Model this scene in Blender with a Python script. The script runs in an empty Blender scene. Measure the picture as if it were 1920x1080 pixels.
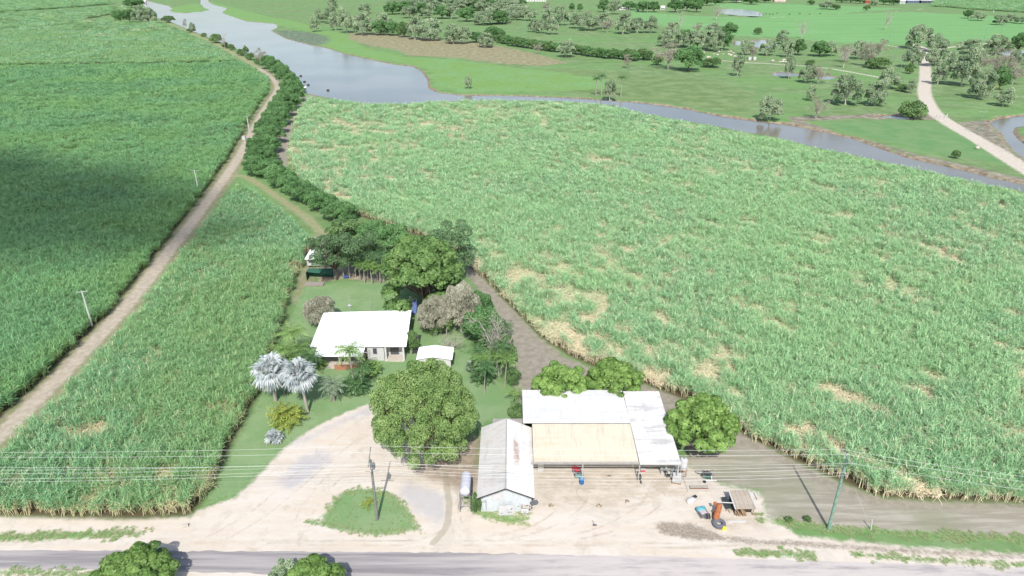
import bpy, math, random
import numpy as np
from mathutils import Vector, Matrix, Euler
R = math.radians
sc = bpy.context.scene
# ------------------------------------------------------------------ camera, sky, sun, exposure
CAM_H, PITCH, FPX = 61.0, 25.5, 1280.0
cam = bpy.data.cameras.new('camera'); camo = bpy.data.objects.new('camera', cam)
sc.collection.objects.link(camo); sc.camera = camo
camo.location = (0, 0, CAM_H); camo.rotation_euler = (R(90-PITCH), 0, 0)
cam.sensor_width = 36; cam.lens = 36*FPX/1920; cam.clip_end = 20000; cam.clip_start = .5
SUN_EL = 47.0
w = bpy.data.worlds.new('World'); sc.world = w; w.use_nodes = True
wn = w.node_tree; bg = wn.nodes['Background']
sky = wn.nodes.new('ShaderNodeTexSky'); sky.sky_type = 'NISHITA'; sky.sun_disc = False
sky.sun_elevation = R(SUN_EL); sky.sun_rotation = R(180); sky.dust_density = 2.0; sky.air_density = 1.0
wn.links.new(sky.outputs[0], bg.inputs[0]); bg.inputs[1].default_value = .15
sl = bpy.data.lights.new('sun', 'SUN'); sl.energy = 4.2; sl.angle = R(.53); sl.color = (1, .965, .91)
so = bpy.data.objects.new('sun', sl); sc.collection.objects.link(so); so.rotation_euler = (R(90-SUN_EL), 0, 0)
sc.view_settings.view_transform = 'Standard'; sc.view_settings.look = 'None'
sc.view_settings.exposure = .62; sc.view_settings.gamma = 1
sc.render.engine = 'CYCLES'
sc.cycles.max_bounces = 6; sc.cycles.transparent_max_bounces = 8; sc.cycles.volume_bounces = 0

# ------------------------------------------------------------------ survey helpers (photo pixel -> place on the ground)
_t = R(PITCH); FW = np.array([0, math.cos(_t), -math.sin(_t)]); UP = np.array([0, math.sin(_t), math.cos(_t)]); RT = np.array([1., 0, 0])
CP = np.array([0, 0, CAM_H])
def G(x, y, z=0.):
    d = FW*FPX+RT*(x-960)+UP*(540-y); return CP+d*((z-CAM_H)/d[2])
def PJ(p):
    v = np.array(p, float)-CP; q = v@FW; return 960+FPX*(v@RT)/q, 540-FPX*(v@UP)/q
def hgt(base, ytop):
    lo, hi = 0., 45.
    for _ in range(30):
        m = (lo+hi)/2
        if PJ(base+np.array([0, 0, m]))[1] > ytop: lo = m
        else: hi = m
    return lo
def pxm(base): return ((np.array(base)-CP)@FW)/FPX       # metres per photo pixel there
def P2(pts, z=0.): return np.array([G(p[0], p[1], z)[:2] for p in pts])

# ------------------------------------------------------------------ object helpers
col = sc.collection
def tag(o, label=None, cat=None, group=None, kind=None):
    for k, v in (('label', label), ('category', cat), ('group', group), ('kind', kind)):
        if v: o[k] = v
    return o
def empty(name, loc, rz=0, label=None, cat=None, group=None):
    o = bpy.data.objects.new(name, None); col.objects.link(o); o.location = loc; o.rotation_euler = (0, 0, rz)
    o.empty_display_size = .5
    return tag(o, label, cat, group)
def link(name, me, parent=None, loc=None):
    o = bpy.data.objects.new(name, me); col.objects.link(o)
    if parent: o.parent = parent
    if loc is not None: o.location = loc
    return o
def npmesh(name, V, F, mats=None, attrs=None, smooth=False, mi=None):
    V = np.asarray(V, np.float32); me = bpy.data.meshes.new(name)
    F = [np.asarray(f, np.int32) for f in (F if isinstance(F, list) else [F]) if len(f)]
    me.vertices.add(len(V)); me.vertices.foreach_set('co', V.ravel())
    if F:
        nl = sum(f.size for f in F); nf = sum(len(f) for f in F)
        me.loops.add(nl); me.polygons.add(nf)
        me.loops.foreach_set('vertex_index', np.concatenate([f.ravel() for f in F]))
        st, a = [], 0
        for f in F:
            st.append(a+np.arange(len(f))*f.shape[1]); a += f.size
        me.polygons.foreach_set('loop_start', np.concatenate(st).astype(np.int32))
        me.update(calc_edges=True)
        if smooth: me.polygons.foreach_set('use_smooth', np.ones(nf, bool))
        if mi is not None: me.polygons.foreach_set('material_index', np.asarray(mi, np.int32))
    for m in (mats or []): me.materials.append(m)
    for k, (dom, v) in (attrs or {}).items():
        a = me.attributes.new(k, 'FLOAT', dom); a.data.foreach_set('value', np.asarray(v, np.float32))
    return me
class MB:
    """collects solids, then links them as ONE mesh object"""
    def __init__(s): s.v = []; s.f = []; s.n = 0
    def add(s, V, F):
        V = np.asarray(V, float)
        s.v.append(V); s.f += [[i+s.n for i in f] for f in F]; s.n += len(V); return s
    def box(s, x0, x1, y0, y1, z0, z1, M=None):
        V = np.array([(x, y, z) for z in (z0, z1) for y in (y0, y1) for x in (x0, x1)], float)
        if M is not None: V = np.array([M@Vector(v) for v in V])
        return s.add(V, [(0, 2, 3, 1), (4, 5, 7, 6), (0, 1, 5, 4), (2, 6, 7, 3), (0, 4, 6, 2), (1, 3, 7, 5)])
    def tube(s, P, r, n=8, cap=True):
        P = np.asarray(P, float); r = np.broadcast_to(np.asarray(r, float), (len(P),))
        V, F = tubeVF(P, r, n); F = F.tolist()
        if cap: F += [list(range(n))[::-1], [(len(P)-1)*n+i for i in range(n)]]
        return s.add(V, F)
    def lathe(s, prof, n=16, c=(0, 0, 0), M=None):
        V = []; F = []
        for r, z in prof:
            for i in range(n):
                a = 2*math.pi*i/n; V.append((r*math.cos(a), r*math.sin(a), z))
        for k in range(len(prof)-1):
            for i in range(n): j = (i+1) % n; F.append((k*n+i, k*n+j, k*n+n+j, k*n+n+i))
        F.append(tuple(range(n))[::-1]); F.append(tuple((len(prof)-1)*n+i for i in range(n)))
        V = np.array(V)
        if M is not None: V = np.array([M@Vector(v) for v in V])
        return s.add(V+np.array(c), F)
    def prism(s, poly, y0, y1):
        n = len(poly); V = [(x, y0, z) for x, z in poly]+[(x, y1, z) for x, z in poly]
        return s.add(V, [tuple(range(n)), tuple(range(n, 2*n))[::-1]]+[(i, i+n, (i+1) % n+n, (i+1) % n) for i in range(n)])
    def slab(s, pts, th):
        """roof-like sheet through corner points, thickness th downwards"""
        n = len(pts); V = list(pts)+[(p[0], p[1], p[2]-th) for p in pts]
        return s.add(V, [tuple(range(n)), tuple(range(n, 2*n))[::-1]]+[(i, i+n, (i+1) % n+n, (i+1) % n) for i in range(n)])
    def mesh(s, name, m, smooth=False, bevel=0):
        me = bpy.data.meshes.new(name); me.from_pydata(np.concatenate(s.v).tolist(), [], s.f)
        me.materials.append(m)
        if smooth:
            me.polygons.foreach_set('use_smooth', np.ones(len(me.polygons), bool))
            try: me.set_sharp_from_angle(angle=R(40))
            except Exception: pass
        return me
    def build(s, name, m, parent=None, loc=None, smooth=False, bevel=0):
        o = link(name, s.mesh(name, m, smooth), parent, loc)
        if bevel:
            b = o.modifiers.new('bevel', 'BEVEL'); b.width = bevel; b.segments = 2; b.limit_method = 'ANGLE'
        return o
def tubeVF(P, r, n=6):
    k = len(P); T = np.gradient(P, axis=0); T /= np.linalg.norm(T, axis=1)[:, None]+1e-9
    up = np.where(np.abs(T[:, 2:3]) > .9, np.array([[1., 0, 0]]), np.array([[0, 0, 1.]]))
    A = np.cross(T, up); A /= np.linalg.norm(A, axis=1)[:, None]+1e-9; B = np.cross(T, A)
    a = np.arange(n)*2*math.pi/n
    V = P[:, None]+r[:, None, None]*(np.cos(a)[None, :, None]*A[:, None]+np.sin(a)[None, :, None]*B[:, None])
    i = np.arange(k-1)[:, None]*n; j = np.arange(n)[None]; jn = (j+1) % n
    F = np.stack([i+j, i+jn, i+n+jn, i+n+j], -1).reshape(-1, 4)
    return V.reshape(-1, 3), F

# ------------------------------------------------------------------ materials
def lin(c): c = c/255.; return c/12.92 if c <= .04045 else ((c+.055)/1.055)**2.4
KI = 2.12
def C(r, g, b, k=1.): return tuple(min(.9, lin(v)/KI*k) for v in (r, g, b))+(1,)
class NT:
    def __init__(s, name):
        s.m = bpy.data.materials.new(name); s.m.use_nodes = True; s.t = s.m.node_tree; s.p = s.t.nodes['Principled BSDF']
        s.p.inputs['Roughness'].default_value = .9; s.p.inputs['Specular IOR Level'].default_value = .25
        s.out = s.t.nodes['Material Output']; s._c = None
    def n(s, k, **kw):
        q = s.t.nodes.new(k)
        for a, b in kw.items(): setattr(q, a, b)
        return q
    def put(s, sock, v):
        if hasattr(v, 'links') or isinstance(v, bpy.types.NodeSocket): s.t.links.new(v, sock)
        elif v is not None: sock.default_value = v
    def pos(s):
        if s._c is None: s._c = s.n('ShaderNodeNewGeometry').outputs['Position']
        return s._c
    def objc(s): return s.n('ShaderNodeTexCoord').outputs['Object']
    def mapc(s, v, scale, rot=0):
        q = s.n('ShaderNodeMapping'); s.put(q.inputs[0], v); q.inputs['Scale'].default_value = scale; q.inputs['Rotation'].default_value = (0, 0, rot); return q.outputs[0]
    def noise(s, scale, det=4, rough=.55, v=None, dist=0):
        q = s.n('ShaderNodeTexNoise'); s.put(q.inputs['Vector'], v if v is not None else s.pos())
        q.inputs['Scale'].default_value = scale; q.inputs['Detail'].default_value = det; q.inputs['Roughness'].default_value = rough; q.inputs['Distortion'].default_value = dist
        return q.outputs[0]
    def math(s, op, a, b=None, c=None, clamp=False):
        q = s.n('ShaderNodeMath', operation=op, use_clamp=clamp); s.put(q.inputs[0], a); s.put(q.inputs[1], b)
        if c is not None: s.put(q.inputs[2], c)
        return q.outputs[0]
    def rng(s, v, a, b, c=0., d=1., smooth=True):
        q = s.n('ShaderNodeMapRange', interpolation_type='SMOOTHSTEP' if smooth else 'LINEAR'); s.put(q.inputs[0], v)
        for i, x in zip((1, 2, 3, 4), (a, b, c, d)): q.inputs[i].default_value = x
        return q.outputs[0]
    def mix(s, f, a, b, mode='MIX'):
        q = s.n('ShaderNodeMix', data_type='RGBA', blend_type=mode); s.put(q.inputs[0], f); s.put(q.inputs[6], a); s.put(q.inputs[7], b); return q.outputs[2]
    def attr(s, k): return s.n('ShaderNodeAttribute', attribute_name=k).outputs['Fac']
    def orand(s): return s.n('ShaderNodeObjectInfo').outputs['Random']
    def bump(s, h, st=.5, d=.1, extra=None):
        q = s.n('ShaderNodeBump'); q.inputs['Strength'].default_value = st; q.inputs['Distance'].default_value = d; s.put(q.inputs['Height'], h)
        s.t.links.new(q.outputs[0], s.p.inputs['Normal'])
    def col(s, v): s.put(s.p.inputs['Base Color'], v); return s.m

def plain(name, c, rough=.6, metal=0., var=.12, scale=2., spec=.4, dirt=None):
    m = NT(name); f = m.noise(scale, 5, .6); c = tuple(c)[:3]
    a = tuple(v*(1-var) for v in c)+(1,); b = tuple(min(1, v*(1+var)) for v in c)+(1,)
    k = m.mix(m.rng(f, .3, .7), a, b)
    if dirt: k = m.mix(m.rng(m.noise(scale*.6, 6, .7), .52, .75), k, dirt)
    m.p.inputs['Roughness'].default_value = rough; m.p.inputs['Metallic'].default_value = metal; m.p.inputs['Specular IOR Level'].default_value = spec
    return m.col(k)
def leafmat(name, a, b, tr=.25, rough=.55, spec=.35, world=.0, dry=None, wa=None):
    """a..b by leaf; a slow drift over the place; optional dry colour"""
    m = NT(name); k = m.mix(m.attr('tint'), a, b)
    k = m.mix(m.rng(m.orand(), 0, 1, 0, .30), k, tuple(v*.62 for v in a[:3])+(1,))
    if dry: k = m.mix(m.attr('dry'), k, dry)
    if wa: k = m.mix(m.rng(m.noise(wa[1], 4, .6), .40, .62, 0, wa[2]), k, wa[0])
    m.p.inputs['Roughness'].default_value = rough; m.p.inputs['Specular IOR Level'].default_value = spec
    m.put(m.p.inputs['Base Color'], k)
    t = m.n('ShaderNodeBsdfTranslucent'); m.put(t.inputs[0], k)
    x = m.n('ShaderNodeMixShader'); x.inputs[0].default_value = tr
    m.t.links.new(m.p.outputs[0], x.inputs[1]); m.t.links.new(t.outputs[0], x.inputs[2]); m.t.links.new(x.outputs[0], m.out.inputs[0])
    return m.m

# ------------------------------------------------------------------ signed distances
def sdf_poly(X, Y, poly):
    d = np.full(X.shape, 1e18); ins = np.zeros(X.shape, bool); n = len(poly)
    for i in range(n):
        ax, ay = poly[i]; bx, by = poly[(i+1) % n]; ex, ey = bx-ax, by-ay
        t = np.clip(((X-ax)*ex+(Y-ay)*ey)/(ex*ex+ey*ey+1e-12), 0, 1)
        d = np.minimum(d, (X-ax-t*ex)**2+(Y-ay-t*ey)**2)
        if abs(ey) > 1e-9: ins ^= ((ay > Y) != (by > Y)) & (X < ex*(Y-ay)/ey+ax)
    return np.where(ins, 1, -1)*np.sqrt(d)
def sdf_line(X, Y, pts, wd):
    d = np.full(X.shape, 1e18); W = np.zeros(X.shape)
    wd = np.broadcast_to(np.asarray(wd, float), (len(pts),))
    for i in range(len(pts)-1):
        ax, ay = pts[i]; bx, by = pts[i+1]; ex, ey = bx-ax, by-ay
        t = np.clip(((X-ax)*ex+(Y-ay)*ey)/(ex*ex+ey*ey+1e-12), 0, 1)
        q = (X-ax-t*ex)**2+(Y-ay-t*ey)**2; m = q < d; d = np.where(m, q, d); W = np.where(m, wd[i]*(1-t)+wd[i+1]*t, W)
    return W/2-np.sqrt(d)
def wob(pts, amp, seg, seed, closed=True):
    """subdivide an outline and roughen it"""
    rs = np.random.RandomState(seed); out = []; n = len(pts)
    for i in range(n if closed else n-1):
        a = np.array(pts[i]); b = np.array(pts[(i+1) % n]); L = np.hypot(*(b-a)); k = max(1, int(L/seg)); nr = np.array([-(b-a)[1], (b-a)[0]])/(L+1e-9)
        for j in range(k):
            out.append(a+(b-a)*j/k+nr*rs.normal(0, amp)*(1 if j else .4))
    if not closed: out.append(np.array(pts[-1]))
    return np.array(out)
def spline(pts, k=6):
    p = np.asarray(pts, float); p = np.vstack([2*p[0]-p[1], p, 2*p[-1]-p[-2]]); out = []
    for i in range(1, len(p)-2):
        for j in range(k):
            t = j/k; a, b, c, d = p[i-1:i+3]
            out.append(.5*((2*b)+(-a+c)*t+(2*a-5*b+4*c-d)*t*t+(-a+3*b-3*c+d)*t**3))
    out.append(p[-2]); return np.array(out)

# ------------------------------------------------------------------ outlines read off the site
river = P2([(268, -4), (274, 1), (285, 4), (315, 11), (322, 16), (316, 20), (325, 23), (350, 24), (380, 21), (395, 18), (382, 13), (376, 4), (376, -5), (386, -5), (390, 3), (400, 9),
  (425, 15), (415, 24), (435, 31), (460, 39), (515, 44), (520, 50), (507, 57), (535, 72), (585, 85), (606, 88), (648, 101), (702, 113), (737, 120), (772, 123), (790, 134), (801, 149),
  (801, 163), (818, 172), (861, 177), (914, 178), (985, 179), (1056, 182), (1126, 186), (1197, 191), (1275, 201), (1350, 216), (1400, 223), (1427, 227), (1481, 233), (1535, 244), (1590, 256),
  (1644, 274), (1698, 293), (1752, 305), (1806, 317), (1861, 331), (1915, 342), (2100, 392), (2100, 410), (1901, 353), (1861, 347), (1806, 336), (1752, 323), (1698, 311), (1644, 299), (1590, 287),
  (1535, 277), (1481, 262), (1387, 244), (1331, 233), (1275, 224), (1200, 210), (1140, 195), (1060, 189), (960, 187), (830, 189), (740, 194), (690, 193), (640, 186), (600, 179), (575, 173), (566, 163), (562, 148),
  (548, 132), (515, 120), (490, 109), (470, 100), (440, 88), (410, 76), (385, 66), (360, 57), (340, 48), (325, 42), (300, 34), (283, 26), (272, 14)])
pond_e = P2([(1855, 228), (1875, 221), (1920, 216), (2010, 210), (2010, 232), (1920, 235), (1902, 238), (1898, 245), (1908, 258), (1925, 272), (2010, 305), (2010, 335), (1920, 293), (1905, 283), (1887, 264), (1878, 247), (1868, 238)])
ponds = [P2(p) for p in ([(1345, 19), (1362, 16), (1390, 17), (1415, 20), (1432, 26), (1424, 30), (1395, 29), (1360, 26)], [(1374, 78), (1384, 76), (1392, 77), (1391, 85), (1378, 84)],
  [(1408, 76), (1430, 74), (1452, 78), (1458, 84), (1430, 90), (1412, 86)], [(1448, 138), (1465, 134), (1492, 136), (1500, 141), (1475, 143), (1455, 142)], [(1528, 144), (1550, 141), (1572, 145), (1550, 149)],
  [(1878, 97), (1900, 93), (1960, 94), (1960, 110), (1890, 108)], [(1640, 217), (1670, 215), (1708, 219), (1716, 223), (1680, 222)])]
waters = [(river, 'river'), (pond_e, 'lagoon')]+[(p, 'pond') for p in ponds]

asphalt_up = P2([(-500, 1030), (-100, 1031), (0, 1032), (500, 1034), (900, 1037), (1280, 1045), (1600, 1054), (1920, 1064), (2500, 1085)])
asphalt_dn = P2([(-500, 1064), (-100, 1065), (0, 1067), (350, 1072), (700, 1086), (1100, 1108), (1500, 1130), (1920, 1156), (2500, 1190)])
asphalt = np.vstack([asphalt_up, asphalt_dn[::-1]])
track = P2([(-160, 950), (0, 815), (60, 758), (150, 667), (215, 598), (262, 543), (310, 480), (350, 430), (387, 380), (420, 335), (445, 298), (464, 265), (478, 237), (495, 207), (511, 183), (520, 167), (517, 154), (503, 141), (485, 128)])
track2 = P2([(485, 128), (450, 107), (420, 90), (385, 73), (350, 57), (320, 45), (300, 38)])
fork = P2([(430, 330), (455, 330), (485, 345), (520, 369), (550, 390), (578, 411), (600, 432), (640, 450)])
lane = P2([(590, 178), (563, 186), (550, 203), (538, 228), (532, 258), (527, 288), (529, 312)])
gravel = P2([(1715, 84), (1735, 94), (1734, 110), (1735, 130), (1735, 150), (1733, 172), (1740, 193), (1754, 213), (1778, 230), (1805, 246), (1833, 262), (1875, 288), (1920, 316), (2010, 372)])
farroads = [P2(p) for p in ([(1380, 5), (1500, 4), (1600, 8), (1700, 13), (1745, 17), (1800, 20), (1930, 30)], [(1440, 33), (1470, 32), (1560, 27), (1680, 21), (1742, 17)],
  [(1335, 112), (1400, 117), (1470, 121), (1520, 125), (1560, 129), (1600, 136), (1650, 145)], [(1735, 95), (1780, 89), (1820, 84), (1880, 79), (1960, 74)], [(1660, 84), (1700, 91), (1733, 98)],
  [(870, 10), (1000, 9), (1060, 5), (1130, 3)], [(1180, 25), (1230, 28), (1270, 31)], [(228, 10), (232, 15), (244, 19), (262, 14)])]
lawn = P2([(380, 950), (400, 915), (425, 865), (445, 828), (470, 778), (490, 738), (512, 670), (536, 618), (552, 575), (563, 545), (574, 533), (600, 535), (650, 526), (700, 529), (745, 533), (790, 580), (845, 595), (880, 640), (905, 690), (945, 722),
  (972, 748), (980, 786), (915, 790), (890, 808), (860, 770), (760, 760), (690, 757), (665, 767), (640, 777), (590, 800), (560, 820), (530, 842), (490, 885), (440, 930)])
island = P2([(595, 985), (612, 955), (635, 925), (662, 915), (700, 917), (735, 925), (762, 948), (778, 975), (788, 993), (740, 1002), (690, 1003), (640, 996)])
island2 = P2([(570, 978), (585, 972), (598, 975), (600, 986), (580, 988)])
yard = P2([(-400, 964), (0, 969), (250, 973), (355, 969), (376, 956), (440, 932), (490, 886), (530, 842), (590, 800), (640, 776), (690, 756), (780, 780), (840, 870), (900, 880), (980, 850), (1270, 860), (1340, 905), (1425, 925), (1440, 970), (1500, 1005), (1700, 1025), (1920, 1040), (2500, 1060), (2500, 1250), (-500, 1250)])
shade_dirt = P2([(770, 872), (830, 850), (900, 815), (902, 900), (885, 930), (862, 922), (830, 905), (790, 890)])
paddock = P2([(1290, 850), (1390, 812), (1440, 843), (1493, 872), (1563, 904), (1640, 932), (1760, 944), (1960, 950), (2500, 960), (2500, 1030), (1920, 1012), (1700, 998), (1560, 990), (1440, 972), (1425, 920), (1330, 902), (1290, 890)])
headland = P2([(865, 500), (890, 505), (915, 530), (955, 572), (1010, 630), (1060, 670), (1120, 695), (1210, 722), (1320, 760), (1385, 808), (1500, 868), (1570, 904), (1660, 936), (1750, 941), (1960, 946), (1960, 957), (1740, 956), (1640, 950), (1560, 925), (1480, 880), (1400, 838), (1300, 850), (1240, 800), (1000, 800), (965, 735), (966, 690), (952, 625), (922, 570), (890, 535)])
cane_r = np.vstack([P2([(553, 326), (542, 298), (545, 265), (553, 235), (565, 206), (578, 187)]), P2([(592, 181), (640, 185), (690, 191), (740, 191), (830, 186), (960, 184), (1060, 187), (1140, 193), (1200, 207), (1280, 223), (1400, 246), (1440, 253), (1520, 271), (1600, 288), (1700, 308), (1780, 324), (1850, 342), (1920, 354), (2150, 415)], 2.9),
  P2([(2900, 900), (1920, 947), (1847, 945), (1747, 942), (1663, 937), (1613, 922), (1563, 902), (1527, 883), (1493, 870), (1457, 850), (1423, 833), (1383, 812), (1310, 765), (1215, 725), (1130, 698), (1062, 668), (1008, 630), (952, 573), (908, 526), (880, 505), (862, 480), (790, 446), (722, 424), (660, 402), (604, 377), (566, 352), (546, 333)])])
cane_l = np.vstack([P2([(360, 972), (383, 945), (402, 910), (424, 862), (444, 825), (468, 775), (488, 738), (508, 672), (530, 618), (541, 562), (555, 530), (567, 500), (583, 474)]), P2([(588, 450), (572, 428), (545, 400), (520, 384), (492, 362), (468, 346), (450, 336), (438, 348), (395, 400), (350, 452), (310, 502), (250, 577), (160, 672), (100, 736), (0, 832), (-250, 1060)], 2.6), P2([(-300, 968), (0, 972), (100, 975), (250, 978)])])
cane_f = np.vstack([P2([(-700, 1350), (-120, 900), (0, 788), (60, 733), (145, 650), (200, 595), (250, 535), (297, 475), (340, 420), (378, 368), (410, 325), (435, 288), (452, 258), (468, 228), (485, 200), (500, 177), (506, 163), (503, 153), (488, 140), (455, 122), (452, 120.5)]), P2([(300, 123), (100, 125.5), (0, 127), (-400, 130)])])
cane_u = P2([(-400, 126), (0, 123.5), (100, 122), (300, 119.5), (448, 117), (425, 103), (395, 88), (360, 71), (325, 55), (300, 46), (215, 42), (150, 38), (205, 28), (218, 13), (150, 17), (0, 27), (-300, 38)])
cane_t = P2([(-300, 35), (0, 24), (140, 14), (212, 8), (212, -8), (0, -14), (-500, -18)])
cane_x = P2([(1748, 12), (1790, 15), (1850, 20), (1925, 24), (2100, 30), (2200, -5), (1745, -5)])

brown_reed = P2([(655, 62), (700, 62), (760, 67), (850, 75), (930, 85), (1000, 100), (1062, 117), (1020, 124), (940, 119), (850, 108), (770, 104), (735, 92), (690, 85), (655, 74)])
reed_dk = P2([(507, 57), (560, 58), (590, 62), (618, 70), (612, 82), (590, 85), (560, 80), (530, 70)])
br1 = P2([(585, 55), (650, 62), (680, 88), (760, 106), (850, 112), (1000, 130), (1120, 145), (1170, 162), (1100, 168), (980, 172), (860, 172), (815, 160), (800, 128), (760, 119), (700, 110), (640, 97), (600, 84)])
br2 = P2([(318, 16), (350, 8), (376, 6), (384, 14), (395, 18), (380, 21), (350, 24), (322, 22)])
br3 = P2([(390, 2), (430, 12), (500, 30), (560, 42), (600, 50), (590, 60), (520, 48), (460, 38), (430, 30), (418, 22)])
dark_wet = P2([(960, 135), (1060, 128), (1200, 140), (1320, 150), (1420, 175), (1400, 215), (1300, 200), (1150, 180), (960, 165), (880, 150)])
brt_far = P2([(1180, 20), (1300, 30), (1400, 33), (1700, 22), (1920, 33), (2100, 40), (2100, 75), (1850, 76), (1700, 84), (1560, 80), (1480, 70), (1380, 68), (1250, 50), (1180, 34)])
brt_far2 = P2([(1330, 6), (1500, 8), (1700, 16), (1500, 30), (1420, 30), (1350, 14)])
mudflat = P2([(1480, 219), (1560, 216), (1700, 213), (1752, 214), (1770, 224), (1720, 226), (1600, 222), (1510, 227), (1570, 250), (1640, 268), (1720, 290), (1800, 306), (1900, 332), (1960, 350), (1960, 370), (1900, 342), (1860, 331), (1752, 305), (1644, 274), (1535, 244), (1481, 233)])
mud_e = P2([(1790, 230), (1850, 226), (1868, 240), (1885, 268), (1905, 290), (1960, 320), (1960, 330), (1920, 315), (1860, 275), (1820, 250)])
triangle = P2([(1530, 229), (1640, 226), (1745, 226), (1775, 236), (1830, 270), (1885, 308), (1840, 300), (1740, 284), (1640, 258), (1570, 242)])
# ------------------------------------------------------------------ ground: one sheet to the horizon
ys = [-60.]
while ys[-1] < 6500: ys.append(ys[-1]+(1.2 if ys[-1] < 44 else max(.32, .0062*ys[-1]) if ys[-1] < 900 else .03*ys[-1]))
ys = np.array(ys); NX = 520
us = np.linspace(-1, 1, NX); us = np.sign(us)*np.abs(us)**1.15
WX = np.maximum(130, 1.05*ys+55)
GX = us[None]*WX[:, None]; GY = np.repeat(ys[:, None], NX, 1)
near = GY < 1500
def S(fn, *a):
    out = np.full(GX.shape, -50.); bb = np.asarray(a[0]); m = (GX > bb[:, 0].min()-40) & (GX < bb[:, 0].max()+40) & (GY > bb[:, 1].min()-40) & (GY < bb[:, 1].max()+40)
    out[m] = np.maximum(-50, fn(GX[m], GY[m], *a)); return out
wsd = np.maximum.reduce([S(sdf_poly, p) for p, _ in waters])
rs = np.random.RandomState(3)
def lattice(X, Y, sc_, seed):
    r = np.random.RandomState(seed).rand(64, 64); x = X/sc_; y = Y/sc_; i = np.floor(x).astype(int); j = np.floor(y).astype(int); f = x-i; g = y-j; f = f*f*(3-2*f); g = g*g*(3-2*g)
    a = r[i % 64, j % 64]; b = r[(i+1) % 64, j % 64]; c = r[i % 64, (j+1) % 64]; d = r[(i+1) % 64, (j+1) % 64]
    return (a*(1-f)+b*f)*(1-g)+(c*(1-f)+d*f)*g
nz = lattice(GX, GY, 9, 1)*.6+lattice(GX, GY, 3.3, 2)*.4
dep = np.clip((wsd+1.2+nz)/5, 0, 1); dep = dep*dep*(3-2*dep)
GZ = -1.8*dep + (nz-.5)*.10*np.clip((GY-90)/80, 0, 1)
bank = np.exp(-((wsd+3.2)/1.8)**2)*(lattice(GX, GY, 2.1, 5)*.6+.1); GZ = GZ+bank*.9*(GX > 60)*(GY < 420)
V = np.stack([GX, GY, GZ], -1).reshape(-1, 3)
ny = len(ys); i = np.arange(ny-1)[:, None]*NX; j = np.arange(NX-1)[None]
F = np.stack([i+j, i+j+1, i+NX+j+1, i+NX+j], -1).reshape(-1, 4)
cr = np.maximum.reduce([S(sdf_poly, p) for p in (cane_r, cane_l, cane_f, cane_u)])
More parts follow.
